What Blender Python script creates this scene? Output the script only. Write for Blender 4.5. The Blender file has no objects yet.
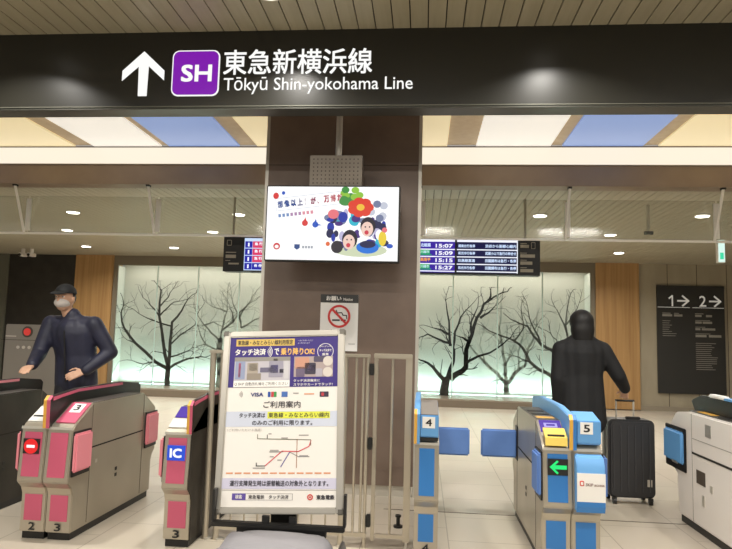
import bpy, bmesh, math, random
from mathutils import Vector, Matrix
random.seed(7)
S = bpy.context.scene
COL = S.collection
R = math.radians

# ------------------------------------------------------------------ camera
def camera():
    yaw, pitch, roll = R(5.232), R(5.458), R(1.524)
    f = Vector((-math.sin(yaw)*math.cos(pitch), math.cos(yaw)*math.cos(pitch), math.sin(pitch)))
    r = Vector((math.cos(yaw), math.sin(yaw), 0)); u = r.cross(f)
    r2 = math.cos(roll)*r + math.sin(roll)*u; u2 = -math.sin(roll)*r + math.cos(roll)*u
    m = Matrix((r2, u2, -f)).transposed().to_4x4()
    m.translation = (0, 0, 1.42)
    cd = bpy.data.cameras.new('camera'); cd.sensor_width = 36; cd.lens = 640/732*36; cd.clip_end = 100
    c = bpy.data.objects.new('camera', cd); COL.objects.link(c); c.matrix_world = m
    S.camera = c
camera()

# ------------------------------------------------------------------ world, area lights, exposure
w = bpy.data.worlds.new('world'); S.world = w; w.use_nodes = True
w.node_tree.nodes['Background'].inputs[0].default_value = (1.0, .95, .87, 1)
w.node_tree.nodes['Background'].inputs[1].default_value = .35
S.view_settings.view_transform = 'Standard'; S.view_settings.look = 'None'
S.view_settings.gamma = 1; S.view_settings.exposure = 0.1; S.view_settings.use_curve_mapping = False

def area(name, loc, sx, sy, power, color=(1, .92, .8), rot=(0, 0, 0), spread=180):
    d = bpy.data.lights.new(name, 'AREA'); d.shape = 'RECTANGLE'; d.size = sx; d.size_y = sy
    d.energy = power; d.color = color; d.spread = R(spread)
    o = bpy.data.objects.new(name, d); COL.objects.link(o); o.location = loc; o.rotation_euler = rot
    return o
WARM = (1, .96, .89)
# rows of ceiling lamps over the near concourse (fixtures built below)
for k, (x, y) in enumerate([(-3.0, 1.2), (0.0, 1.2), (3.0, 1.2), (-3.0, -1.6), (0.0, -1.6), (3.0, -1.6)]):
    area('concourse_lamp_light', (x, y, 3.70), 1.2, .3, 62, WARM)
for x in (-3.2, -1.1, .95, 3.0):
    area('gate_downlight_light', (x, 4.11, 3.70), .16, .16, 34, WARM, spread=130)
# daylight-like glow of the lit coffer and the downlights of the far hall
DOWN = [(-5.154, 8.85), (-2.68, 8.9), (-7.0, 12.6), (-5.117, 12.6), (-3.2, 12.6), (1.555, 8.78), (3.644, 8.7), (-.6, 8.8),
        (2.923, 10.33), (3.67, 12.43), (0.9, 12.5), (-8.9, 10.4), (6.2, 10.4), (-6.2, 10.5), (-3.6, 10.5), (-.8, 10.5)]
for x, y in DOWN:
    area('hall_downlight_light', (x, y, 3.09), .16, .16, 33, WARM, spread=150)

# ------------------------------------------------------------------ materials
MATS = {}
def mat(name, col, rough=.5, metal=0, emit=None, es=0, spec=.5, trans=0, coat=0):
    if name in MATS: return MATS[name]
    m = bpy.data.materials.new(name); m.use_nodes = True
    b = m.node_tree.nodes['Principled BSDF']
    b.inputs['Base Color'].default_value = (*col, 1); b.inputs['Roughness'].default_value = rough
    b.inputs['Metallic'].default_value = metal; b.inputs['Specular IOR Level'].default_value = spec
    if trans: b.inputs['Transmission Weight'].default_value = trans
    if coat: b.inputs['Coat Weight'].default_value = coat
    if emit: b.inputs['Emission Color'].default_value = (*emit, 1); b.inputs['Emission Strength'].default_value = es
    MATS[name] = m
    return m
def srgb(r, g, b):
    return tuple(((c/255+.055)/1.055)**2.4 if c > 10 else c/255/12.92 for c in (r, g, b))
def noise_mat(name, c1, c2, scale=(1, 1, 1), rough=.5, metal=0, detail=4, rvar=.1, bump=0, coord='Object', lo=.3, hi=.7, nscale=4):
    m = mat(name, c1, rough, metal); nt = m.node_tree; n = nt.nodes; b = n['Principled BSDF']
    tc = n.new('ShaderNodeTexCoord'); mp = n.new('ShaderNodeMapping'); mp.inputs['Scale'].default_value = scale
    no = n.new('ShaderNodeTexNoise'); no.inputs['Scale'].default_value = nscale; no.inputs['Detail'].default_value = detail
    cr = n.new('ShaderNodeValToRGB'); cr.color_ramp.elements[0].color = (*c1, 1); cr.color_ramp.elements[1].color = (*c2, 1)
    cr.color_ramp.elements[0].position = lo; cr.color_ramp.elements[1].position = hi
    nt.links.new(tc.outputs[coord], mp.inputs[0]); nt.links.new(mp.outputs[0], no.inputs['Vector'])
    nt.links.new(no.outputs['Fac'], cr.inputs[0]); nt.links.new(cr.outputs[0], b.inputs['Base Color'])
    mr = n.new('ShaderNodeMapRange'); mr.inputs['To Min'].default_value = max(0.02, rough-rvar); mr.inputs['To Max'].default_value = rough+rvar
    nt.links.new(no.outputs['Fac'], mr.inputs['Value']); nt.links.new(mr.outputs[0], b.inputs['Roughness'])
    if bump:
        bp = n.new('ShaderNodeBump'); bp.inputs['Strength'].default_value = bump
        nt.links.new(no.outputs['Fac'], bp.inputs['Height']); nt.links.new(bp.outputs[0], b.inputs['Normal'])
    return m
def emat(name, col, s=1.0):
    return mat(name, (.02, .02, .02), .4, 0, col, s, spec=.2)

def floor_mat():
    m = mat('floor_tile', srgb(200, 190, 172), .22); nt = m.node_tree; n = nt.nodes; b = n['Principled BSDF']
    tc = n.new('ShaderNodeTexCoord')
    br = n.new('ShaderNodeTexBrick'); br.offset = .5
    br.inputs['Color1'].default_value = (*srgb(196, 186, 170), 1); br.inputs['Color2'].default_value = (*srgb(190, 180, 164), 1)
    br.inputs['Mortar'].default_value = (*srgb(152, 142, 126), 1); br.inputs['Scale'].default_value = 1
    br.inputs['Mortar Size'].default_value = .004; br.inputs['Brick Width'].default_value = .6; br.inputs['Row Height'].default_value = .6
    rot = n.new('ShaderNodeMapping'); rot.inputs['Rotation'].default_value = (0, 0, R(90)); rot.inputs['Location'].default_value = (.2, .1, 0)
    nt.links.new(tc.outputs['Object'], rot.inputs[0]); nt.links.new(rot.outputs[0], br.inputs['Vector'])
    no = n.new('ShaderNodeTexNoise'); no.inputs['Scale'].default_value = 1.2; no.inputs['Detail'].default_value = 2
    nt.links.new(tc.outputs['Object'], no.inputs['Vector'])
    mx = n.new('ShaderNodeMix'); mx.data_type = 'RGBA'; mx.blend_type = 'MULTIPLY'; mx.inputs['Factor'].default_value = .06
    nt.links.new(br.outputs['Color'], mx.inputs['A']); nt.links.new(no.outputs['Color'], mx.inputs['B'])
    nt.links.new(mx.outputs['Result'], b.inputs['Base Color'])
    mr = n.new('ShaderNodeMapRange'); mr.inputs['To Min'].default_value = .30; mr.inputs['To Max'].default_value = .36
    nt.links.new(no.outputs['Fac'], mr.inputs['Value']); nt.links.new(mr.outputs[0], b.inputs['Roughness'])
    return m
M_FLOOR = floor_mat()
M_CEIL = noise_mat('ceiling_slat', srgb(168, 160, 136), srgb(160, 152, 128), (6, .4, 6), .42, 0)
M_CEIL_B = noise_mat('ceiling_slat_far', srgb(176, 170, 150), srgb(168, 160, 138), (6, .4, 6), .5, 0)
M_GAP = mat('gap_black', srgb(40, 36, 30), .9)
M_BROWN = noise_mat('pillar_bronze', srgb(126, 108, 96), srgb(110, 94, 83), (1, 1, 1), .36, .15, 6, .1, nscale=3)
M_BEAM = noise_mat('beam_brown', srgb(158, 138, 118), srgb(148, 128, 110), (1, 1, 1), .45, .1)
M_STEEL = noise_mat('brushed_steel', srgb(208, 203, 192), srgb(200, 195, 184), (1, 1, 1), .36, .5, 3, .05, nscale=3)
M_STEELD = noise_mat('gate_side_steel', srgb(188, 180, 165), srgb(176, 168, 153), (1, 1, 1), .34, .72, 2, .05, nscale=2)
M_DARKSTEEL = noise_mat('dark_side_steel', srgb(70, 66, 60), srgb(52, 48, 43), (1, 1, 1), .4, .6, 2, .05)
M_RAIL = mat('rail_steel', srgb(190, 181, 164), .3, .6)
M_PALE = mat('pale_rail', srgb(242, 238, 228), .35, .1)
M_BLACK = mat('black_plastic', srgb(26, 25, 24), .45)
M_SIGN = mat('sign_black', srgb(38, 37, 32), .3, 0, spec=.45)
M_WHITE = mat('white_plastic', srgb(236, 232, 226), .4)
M_LETTER = emat('sign_white_letter', (1, 1, .97), .93)
M_DARKWALL = noise_mat('dark_wall', srgb(52, 48, 42), srgb(42, 39, 34), (1, 1, 1), .5, 0)
M_GREYWALL = noise_mat('grey_wall', srgb(168, 158, 136), srgb(157, 147, 126), (1, 1, .3), .5, 0)
def wood():
    m = noise_mat('wood_panel', srgb(180, 142, 92), srgb(156, 118, 72), (9, 9, .35), .45, 0, 5, nscale=2)
    return m
M_WOOD = wood()
def glass_mat(name, tint, haze=0, rough=.09):
    m = bpy.data.materials.new(name); m.use_nodes = True; nt = m.node_tree; n = nt.nodes
    n.remove(n['Principled BSDF'])
    t = n.new('ShaderNodeBsdfTransparent'); t.inputs[0].default_value = (*tint, 1)
    g = n.new('ShaderNodeBsdfGlossy'); g.inputs['Roughness'].default_value = rough
    fr = n.new('ShaderNodeFresnel'); fr.inputs[0].default_value = 1.5
    mx = n.new('ShaderNodeMixShader'); nt.links.new(fr.outputs[0], mx.inputs[0]); nt.links.new(t.outputs[0], mx.inputs[1]); nt.links.new(g.outputs[0], mx.inputs[2])
    out = mx
    if haze:
        df = n.new('ShaderNodeBsdfTranslucent'); df.inputs[0].default_value = (.85, .83, .78, 1); out = n.new('ShaderNodeMixShader'); out.inputs[0].default_value = haze
        nt.links.new(mx.outputs[0], out.inputs[1]); nt.links.new(df.outputs[0], out.inputs[2])
    nt.links.new(out.outputs[0], n['Material Output'].inputs[0]); MATS[name] = m
    return m
M_GLASS = glass_mat('smoke_glass', (.93, .93, .9), haze=.08)
M_BOXGLASS = glass_mat('display_glass', (.95, .98, .96))

# ------------------------------------------------------------------ helpers
ORG = {}
class MB:
    def __init__(s): s.bm = bmesh.new()
    def box(s, x0, x1, y0, y1, z0, z1):
        v = [s.bm.verts.new((x, y, z)) for x in (x0, x1) for y in (y0, y1) for z in (z0, z1)]
        for f in ((0, 1, 3, 2), (4, 6, 7, 5), (0, 4, 5, 1), (2, 3, 7, 6), (0, 2, 6, 4), (1, 5, 7, 3)):
            s.bm.faces.new([v[i] for i in f])
        return s
    def prism(s, pts, a, b, ax='X'):
        def mk(p, t):
            if ax == 'X': return (t, p[0], p[1])
            if ax == 'Y': return (p[0], t, p[1])
            return (p[0], p[1], t)
        A = [s.bm.verts.new(mk(p, a)) for p in pts]; B = [s.bm.verts.new(mk(p, b)) for p in pts]; n = len(pts)
        s.bm.faces.new(A); s.bm.faces.new(B[::-1])
        for i in range(n): s.bm.faces.new([A[i], B[i], B[(i+1) % n], A[(i+1) % n]])
        return s
    def plate(s, x0, x1, line, t, bottom=0):
        """a thin slab that follows a line of (y, z) points, t thick towards its left-hand side"""
        off = []
        for i, p in enumerate(line):
            a = line[max(0, i-1)]; b = line[min(len(line)-1, i+1)]
            d = Vector((b[0]-a[0], b[1]-a[1])).normalized(); nrm = Vector((-d.y, d.x))
            off.append((p[0]+nrm.x*t, p[1]+nrm.y*t))
        return s.prism(list(line)+off[::-1], x0, x1)
    def tube(s, p, q, r, r2=None, n=12, caps=True):
        p, q = Vector(p), Vector(q); r2 = r if r2 is None else r2
        d = (q-p).normalized(); a = d.orthogonal().normalized(); b = d.cross(a)
        A = [s.bm.verts.new(p+(a*math.cos(t)+b*math.sin(t))*r) for t in [2*math.pi*i/n for i in range(n)]]
        B = [s.bm.verts.new(q+(a*math.cos(t)+b*math.sin(t))*r2) for t in [2*math.pi*i/n for i in range(n)]]
        for i in range(n): s.bm.faces.new([A[i], A[(i+1) % n], B[(i+1) % n], B[i]])
        if caps: s.bm.faces.new(A[::-1]); s.bm.faces.new(B)
        return s
    def ell(s, c, rad, n=16, m=10, rot=None):
        mt = Matrix.Translation(c)
        if rot: mt = mt @ rot
        mt = mt @ Matrix.Diagonal((*rad, 1))
        bmesh.ops.create_uvsphere(s.bm, u_segments=n, v_segments=m, radius=1, matrix=mt)
        return s
    def cap(s, p, q, r1, r2):
        s.tube(p, q, r1, r2, 14); s.ell(p, (r1,)*3, 14, 8); s.ell(q, (r2,)*3, 14, 8)
        return s
    def disc(s, cx, cz, r, y0, y1, n=24, r0=0, sx=1):
        """disc or ring in the XZ plane between y0 and y1"""
        ang = [2*math.pi*i/n for i in range(n)]
        if not r0:
            return s.prism([(cx+r*sx*math.cos(t), cz+r*math.sin(t)) for t in ang], y0, y1, 'Y')
        for i in range(n):
            t, u = ang[i], ang[(i+1) % n]
            s.prism([(cx+r*math.cos(t), cz+r*math.sin(t)), (cx+r*math.cos(u), cz+r*math.sin(u)),
                     (cx+r0*math.cos(u), cz+r0*math.sin(u)), (cx+r0*math.cos(t), cz+r0*math.sin(t))], y0, y1, 'Y')
        return s
    def line(s, pts, wdt, y0, y1):
        """a poly-line band in the XZ plane"""
        for (a, b) in zip(pts, pts[1:]):
            d = Vector((b[0]-a[0], b[1]-a[1])).normalized(); k = Vector((-d.y, d.x))*wdt/2; e = d*wdt*.3
            s.prism([(a[0]+k.x-e.x, a[1]+k.y-e.y), (b[0]+k.x+e.x, b[1]+k.y+e.y), (b[0]-k.x+e.x, b[1]-k.y+e.y), (a[0]-k.x-e.x, a[1]-k.y-e.y)], y0, y1, 'Y')
        return s
    def rrect(s, x0, x1, z0, z1, r, y0, y1, n=6):
        pts = []
        for cx, cz, a0 in ((x1-r, z1-r, 0), (x0+r, z1-r, 90), (x0+r, z0+r, 180), (x1-r, z0+r, 270)):
            for k in range(n+1):
                t = R(a0+90*k/n); pts.append((cx+r*math.cos(t), cz+r*math.sin(t)))
        return s.prism(pts, y0, y1, 'Y')
    def add(s, me, mtx=None):
        t = bmesh.new(); t.from_mesh(me)
        if mtx: t.transform(mtx)
        tmp = bpy.data.meshes.new('tmp'); t.to_mesh(tmp); t.free()
        s.bm.from_mesh(tmp); bpy.data.meshes.remove(tmp)
        return s
    def build(s, name, m, parent=None, smooth=False, bevel=0, mtx=None, seg=2):
        bmesh.ops.recalc_face_normals(s.bm, faces=s.bm.faces[:])
        if bevel:
            es = [e for e in s.bm.edges if len(e.link_faces) == 2 and e.calc_face_angle(0) > R(35)]
            bmesh.ops.bevel(s.bm, geom=es, offset=bevel, segments=seg, affect='EDGES', clamp_overlap=True)
        if mtx: s.bm.transform(mtx)
        if parent is not None:
            org = ORG[parent.name]
        else:
            xs = [v.co for v in s.bm.verts]
            org = Vector(((min(v.x for v in xs)+max(v.x for v in xs))/2, (min(v.y for v in xs)+max(v.y for v in xs))/2, min(v.z for v in xs)))
        s.bm.transform(Matrix.Translation(-org))
        me = bpy.data.meshes.new(name); s.bm.to_mesh(me); s.bm.free()
        me.materials.append(m)
        if smooth:
            me.polygons.foreach_set('use_smooth', [True]*len(me.polygons))
            if smooth != 'all': me.set_sharp_from_angle(angle=R(40))
        o = bpy.data.objects.new(name, me); COL.objects.link(o)
        ORG[o.name] = org
        if parent is not None: o.parent = parent
        else: o.location = org
        return o
def tag(o, label, cat, group=None, kind=None):
    if label: o['label'] = label
    if cat: o['category'] = cat
    if group: o['group'] = group
    if kind: o['kind'] = kind
    return o
def struct(o, label=None):
    o['kind'] = 'structure'
    if label: o['label'] = label
    return o
def root(name, loc, label, cat, group=None):
    o = bpy.data.objects.new(name, None); COL.objects.link(o); o.location = loc; o.empty_display_size = .1
    ORG[o.name] = Vector(loc)
    return tag(o, label, cat, group)

TXT = {}
def text(mb, body, x0, x1, z0, z1, y, bold=0):
    """adds lettering to mb, facing -Y, filling the given box of the plane y; bold thickens every stroke"""
    if body not in TXT:
        cu = bpy.data.curves.new('t', 'FONT'); cu.body = body; cu.size = 1; cu.resolution_u = 3
        o = bpy.data.objects.new('t', cu); COL.objects.link(o)
        dg = bpy.context.evaluated_depsgraph_get(); dg.update()
        TXT[body] = bpy.data.meshes.new_from_object(o.evaluated_get(dg)); bpy.data.objects.remove(o)
    me = TXT[body]
    if not len(me.vertices): return mb
    xs = [v.co.x for v in me.vertices]; ys = [v.co.y for v in me.vertices]
    a, b, c, d = min(xs), max(xs), min(ys), max(ys)
    e = bold*(z1-z0)
    sx, sz = (x1-x0-2*e)/(b-a), (z1-z0-2*e)/max(1e-6, d-c)
    for k, (ox, oz) in enumerate([(0, 0)] if not bold else [(-e, -e), (e, -e), (-e, e), (e, e)]):
        mt = Matrix(((sx, 0, 0, x0+e+ox-a*sx), (0, 0, 0, y-.0002*k), (0, sz, 0, z0+e+oz-c*sz), (0, 0, 0, 1)))
        mb.add(me, mt)
    return mb
def letters(name, m, parent, *args, mtx=None, **kw):
    return text(MB(), *args, **kw).build(name, m, parent, mtx=mtx)

# ------------------------------------------------------------------ the setting
struct(MB().box(-13, 10, -5, 15.2, -.1, 0).build('floor', M_FLOOR))
def slats(name, x0, x1, y0, y1, z, pitch, m):
    mb = MB(); x = x0
    while x < x1:
        mb.box(x, x+pitch*.93, y0, y1, z, z+.02); x += pitch
    o = struct(mb.build(name, m))
    b = MB().box(x0, x1, y0, y1, z+.021, z+.05).build('backing', M_GAP, o)
    return o
slats('ceiling', -7.98, 8, -4, 4.78, 3.77, .133, M_CEIL)
slats('ceiling', -12, 9.5, 7.32, 14.6, 3.12, .1, M_CEIL_B)
struct(MB().box(-8, 8, 4.86, 7.12, 3.60, 3.66).build('ceiling', M_BEAM), 'dark coffer ceiling behind the hanging sign')
pil = struct(MB().box(-1.49, -.07, 5.85, 7.05, .094, 3.6).build('wall_pillar', M_BROWN), 'dark bronze metal clad pillar')
MB().box(-1.475, -.085, 5.87, 7.03, 0, .094).build('skirting', M_STEEL, pil)
for x in (-1.52, -.07):
    MB().box(x, x+.03, 5.85, 5.90, 0, 3.6).build('corner_strip', M_STEEL, pil)
MB().box(-1.49, -.07, 5.848, 5.85, 3.008, 3.013).build('panel_joint', M_GAP, pil)
# brown fascia of the lower ceiling
struct(MB().box(-9, 8, 7.1, 7.32, 3.12, 3.352).build('trim_1', M_BEAM))
# far wall
struct(MB().box(-9.75, -8.07, 14.2, 14.6, 0, 3.12).build('wall_left', M_DARKWALL))
struct(MB().box(-12.6, -9.75, 14.15, 14.6, 0, 3.12).build('wall_left', mat('wall_pale', srgb(104, 104, 92), .4)))
struct(MB().box(-8.07, -7.16, 14.12, 14.6, .02, 3.12).build('trim_2', M_WOOD), 'wood clad wall bay left of the lit tree display')
struct(MB().box(3.68, 4.58, 14.12, 14.6, .02, 3.12).build('trim_3', M_WOOD), 'wood clad wall bay right of the lit tree display')
rw = struct(MB().box(4.58, 10, 14.2, 14.6, 0, 3.12).build('wall_right', M_GREYWALL))
for x in (5.185, 5.79, 6.4, 7.0, 7.6):
    MB().box(x, x+.012, 14.195, 14.2, .1, 3.12).build('panel_joint', mat('joint', srgb(84, 76, 62), .7), rw)
struct(MB().box(4.58, 10, 14.17, 14.2, 0, .1).build('baseboard_right', mat('skirt', srgb(150, 140, 122), .4)))
struct(MB().box(-7.16, 3.68, 14.70, 14.75, .17, 3.12).build('wall_back', mat('display_back', srgb(224, 219, 210), .6)))
struct(MB().box(-7.16, 3.68, 14.16, 14.22, 2.9, 3.12).build('trim_4', mat('header_band', srgb(122, 112, 94), .5)), 'brown header band over the lit tree display')
for x in (-7.16, 3.58):
    o = struct(MB().box(x, x+.1, 14.16, 14.20, .17, 2.9).build('trim_5', mat('header_band', srgb(100, 90, 74), .5)), 'dark side frame of the lit tree display')
    MB().box(x, x+(.02 if x < 0 else .1), 14.20, 14.70, .17, 2.9).build('side_lining', mat('display_back', srgb(222, 219, 206), .6), o)
pl = struct(MB().box(-7.16, 3.68, 13.45, 15.0, 0, .17).build('trim_6', noise_mat('ledge_stone', srgb(150, 138, 122), srgb(138, 126, 110), (2, 2, 2), .35)), 'low stone ledge in front of the lit tree display')
MB().box(-7.16, 3.68, 13.44, 13.45, 0, .14).build('ledge_front', mat('ledge_front', srgb(120, 108, 92), .5), pl)
struct(MB().box(-12.7, -12.6, 4, 14.6, 0, 3.6).build('wall_left', M_GREYWALL))
struct(MB().box(9.5, 9.6, 4, 14.6, 0, 3.6).build('wall_right', M_GREYWALL))
# shadow of the closed flaps, laid on the floor as a dark strip
struct(MB().box(-.3, 3.6, 5.43, 5.445, 0, .002).build('floor_shadow_strip', mat('flap_shadow', srgb(96, 86, 72), .5)), 'dark joint strip across the tiled floor')

# ------------------------------------------------------------------ ceiling coffer: coloured panels and the lit strip
RIB = noise_mat('coffer_rib', srgb(232, 214, 186), srgb(222, 202, 172), (3, 3, 3), .5)
struct(MB().box(-8, 8, 5.86, 7.098, 3.585, 3.60).build('ceiling', RIB), 'tan ribs between the coloured ceiling panels')
def pm(n, c, es): return mat(n, c, .35, 0, c, es)  # emission stands in for the strip's light falling on the panels
PY, PW, PB = pm('panel_yellow', (.93, .80, .50), .42), pm('panel_white', (.93, .91, .86), .50), pm('panel_blue', (.24, .36, .70), .50)
for x0, x1, m, lb in [(-6.2, -5.35, PB, 'blue lit ceiling panel at the far left end of the row'),
        (-5.115, -4.157, PY, 'pale yellow lit ceiling panel left of the arrow sign pillar, beside the white one'),
        (-3.92, -3.097, PW, 'white lit ceiling panel between the yellow and blue panels left of the pillar'),
        (-3.0, -2.16, PB, 'blue lit ceiling panel just left of the bronze pillar'),
        (-1.946, -.90, PY, 'pale yellow lit ceiling panel cut off by the left side of the pillar'),
        (-.645, .229, PY, 'pale yellow lit ceiling panel cut off by the right side of the pillar'),
        (.552, 1.366, PW, 'white lit ceiling panel right of the pillar'),
        (1.497, 2.355, PB, 'blue lit ceiling panel right of the pillar'),
        (2.524, 3.4, PY, 'pale yellow lit ceiling panel right of the blue panel at the picture edge'),
        (3.7, 4.6, PW, 'white lit ceiling panel at the far right end of the row')]:
    tag(MB().box(x0, x1, 5.88, 7.09, 3.566, 3.584).build('ceiling_panel', m), lb, 'ceiling panel', 'coloured ceiling panels')
t = root('strip_light', (-.5, 7.1, 3.352), 'long warm white light strip above the brown fascia, behind the pillar', 'light')
MB().box(-9, 8, 7.085, 7.11, 3.355, 3.566).build('diffuser', mat('strip_diffuser', (.05, .05, .05), .4, 0, (1, .89, .72), .92), t)
MB().box(-9, 8, 7.075, 7.11, 3.352, 3.356).build('lower_lip', M_STEEL, t); MB().box(-9, 8, 7.07, 7.085, 3.552, 3.562).build('upper_lip', M_BROWN, t)

# ------------------------------------------------------------------ overhead sign
t = root('overhead_sign', (-.6, 4.7, 3.147), 'long black overhead sign with white arrow, purple SH square and line name', 'sign')
MB().box(-7, 7, 4.7, 4.86, 3.155, 3.772).build('sign_board', M_SIGN, t)
MB().box(-7, 7, 4.697, 4.87, 3.140, 3.154).build('lower_trim', mat('sign_trim', srgb(66, 66, 60), .35, .5), t)
MB().box(-7, 7, 4.69, 4.70, 3.157, 3.164).build('trim_bead', mat('sign_bead', srgb(112, 112, 102), .3, .5), t)
MB().prism([(-2.237, 3.613), (-2.066, 3.455), (-2.066, 3.375), (-2.196, 3.492), (-2.2, 3.249), (-2.27, 3.249), (-2.276, 3.492), (-2.408, 3.375), (-2.408, 3.455)], 4.694, 4.7, 'Y').build('arrow', M_LETTER, t)
bd = MB().rrect(-2.002, -1.62, 3.245, 3.615, .055, 4.694, 4.7).build('line_badge', M_LETTER, t)
MB().rrect(-1.992, -1.63, 3.255, 3.605, .048, 4.690, 4.694).build('badge_face', emat('badge_purple', srgb(150, 20, 205), .62), bd)
text(MB(), 'SH', -1.925, -1.678, 3.358, 3.497, 4.689, .035).build('badge_letters', M_LETTER, bd)
text(MB(), '東急新横浜線', -1.592, -.425, 3.414, 3.617, 4.698, .012).build('lettering', M_LETTER, t)
text(MB(), 'Tōkyū Shin-yokohama Line', -1.583, -.114, 3.257, 3.394, 4.698, .004).build('lettering', M_LETTER, t)

# ------------------------------------------------------------------ ceiling lamps of the near concourse (above and behind the viewpoint)
k = 0
for (x, y, lb) in [(-3.0, 1.2, 'left'), (0.0, 1.2, 'middle'), (3.0, 1.2, 'right'), (-3.0, -1.6, 'rear left'), (0.0, -1.6, 'rear middle'), (3.0, -1.6, 'rear right')]:
    t = root('ceiling_light', (x, y, 3.72), 'long ceiling lamp of the near concourse, '+lb, 'light', 'concourse ceiling lamps')
    MB().box(x-.65, x+.65, y-.2, y+.2, 3.735, 3.77).build('frame', M_WHITE, t)
    MB().box(x-.6, x+.6, y-.15, y+.15, 3.73, 3.735).build('diffuser', emat('lamp_diffuser', (1, .93, .82), 2), t)
for x, lb in ((-3.2, 'left'), (-1.1, 'left middle'), (.95, 'right middle'), (3.0, 'right')):
    t = root('downlight', (x, 4.11, 3.74), 'round downlight in the slatted ceiling before the sign, '+lb, 'light', 'downlights before the sign')
    MB().tube((x, 4.11, 3.745), (x, 4.11, 3.77), .11, n=24).build('rim', M_WHITE, t)
    MB().tube((x, 4.11, 3.74), (x, 4.11, 3.745), .09, n=24).build('diffuser', emat('lamp_diffuser', (1, .93, .82), 2), t)
LBL = {0: 'behind the smoke glass above the dark wall on the left', 1: 'behind the smoke glass just left of the pillar', 2: 'above the wood bay on the left', 3: 'above the left tree, far row',
       4: 'far row, above the left departure board', 5: 'behind the smoke glass right of the departure board', 6: 'behind the smoke glass near the right picture edge', 7: 'hidden behind the pillar',
       8: 'middle row, right of the departure board', 9: 'far row above the right wood bay', 10: 'far row above the black tree', 11: 'farthest left', 12: 'farthest right', 13: 'middle row left', 14: 'middle row, left of the pillar', 15: 'middle row behind the pillar'}
for i, (x, y) in enumerate(DOWN):
    t = root('downlight', (x, y, 3.10), 'round downlight, far hall, '+LBL[i], 'light', 'far hall downlights')
    MB().tube((x, y, 3.106), (x, y, 3.12), .10, n=20).build('rim', M_WHITE, t)
    MB().tube((x, y, 3.10), (x, y, 3.106), .085, n=20).build('diffuser', emat('downlight_glow', (1, .97, .9), 8), t)
for x, lb in ((-8.77, 'left one'), (-8.57, 'right one')):
    t = root('security_camera', (x, 13.2, 2.93), 'small white ceiling camera before the dark wall, '+lb+' of the pair', 'camera', 'pair of ceiling cameras')
    MB().tube((x, 13.2, 3.02), (x, 13.2, 3.12), .04).build('mount', M_WHITE, t)
    MB().box(x-.05, x+.05, 13.1, 13.3, 2.95, 3.03).build('housing', M_WHITE, t, bevel=.01)
    MB().tube((x, 13.075, 2.975), (x, 13.09, 2.975), .03).build('lens', M_BLACK, t)
t = root('hanging_bracket', (2.738, 8.07, 2.75), 'thin dark rod hanging from the slats behind the right smoke glass', 'bracket')
MB().tube((2.738, 8.07, 2.75), (2.738, 8.07, 3.12), .018).build('rod', M_STEEL, t)
MB().box(2.69, 2.79, 8.05, 8.09, 2.75, 2.79).build('clamp', M_BLACK, t)

# ------------------------------------------------------------------ smoke glass screens hung under the fascia
def smoke(x0, x1, xs, label):
    t = root('smoke_barrier', ((x0+x1)/2, 7.4, 2.555), label, 'glass screen')
    e = [x0]+xs+[x1]
    for a, b in zip(e, e[1:]):
        MB().box(a+.012, b-.012, 7.396, 7.404, 2.575, 3.03).build('glass_pane', M_GLASS, t)
    MB().box(x0, x1, 7.385, 7.415, 2.555, 2.578).build('lower_rail', M_PALE, t)
    for x in xs:
        MB().box(x-.03, x+.03, 7.39, 7.41, 2.60, 3.0).build('post', M_PALE, t)
        MB().tube((x-.03, 7.14, 3.12), (x-.03, 7.39, 2.56), .016).build('brace', M_PALE, t)
        MB().box(x-.05, x-.01, 7.12, 7.18, 3.10, 3.12).build('bracket', M_BLACK, t)
smoke(-8.4, -1.4, [-6.54, -4.884, -3.227, -1.62], 'clear hanging smoke glass screen left of the pillar')
smoke(-.1, 6.4, [-.03, 1.62, 3.247, 4.87], 'clear hanging smoke glass screen right of the pillar')

# ------------------------------------------------------------------ departure boards
NAVY = emat('board_navy', srgb(14, 16, 70), .8); VIOLET = emat('board_violet', srgb(58, 30, 160), .9)
BWHITE = emat('board_white', (.9, .92, 1), 1.0); BGREEN = emat('board_green', srgb(20, 190, 70), .9); BORANGE = emat('board_orange', srgb(250, 170, 60), .9)
BRED = emat('board_red', srgb(228, 60, 108), .9); BBLUE = emat('board_blue', srgb(30, 30, 170), .9); BPALE = emat('board_pale', srgb(205, 225, 255), .95)
GREYTXT = mat('sign_grey_text', srgb(176, 168, 150), .5)
def rods(t, xs, y, z):
    for x in xs: MB().tube((x, y+.08, z), (x, y+.08, 3.12), .015).build('hanger', M_RAIL, t)
t = root('departure_board', (.66, 7.7, 2.18), 'long hanging departure board with four departure rows, right of the pillar', 'display board')
MB().box(-.30, 1.365, 7.7, 7.86, 2.18, 2.62).build('casing', M_BLACK, t)
rods(t, (-.1, 1.2), 7.7, 2.62)
MB().box(-.28, .36, 7.695, 7.7, 2.20, 2.60).build('screen', VIOLET, t)
MB().box(.385, 1.10, 7.695, 7.7, 2.20, 2.60).build('screen', NAVY, t)
h = MB(); h.box(-.28, .36, 7.69, 7.695, 2.572, 2.602); h.box(.385, 1.10, 7.69, 7.695, 2.572, 2.602)
for k in range(4):
    z = 2.567-.088*(k+1); h.box(-.28, .36, 7.69, 7.695, z-.006, z+.006); h.box(.385, 1.10, 7.69, 7.695, z-.006, z+.006)
h.box(1.093, 1.103, 7.69, 7.695, 2.20, 2.60)
h.build('divider', BWHITE, t)
rows = [('15:07', '北綾瀬', 0, '湘南台行各停', '渋谷から副都心線内'), ('15:09', '川越市', 1, '和光市行各停', '武蔵小山で急行の待合せ'), ('15:15', '高島平', 2, '目黒線直通', '田園調布は急行・各停'), ('15:27', '川越市', 1, '和光市行各停', '田園調布は急行・各停')]
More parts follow.
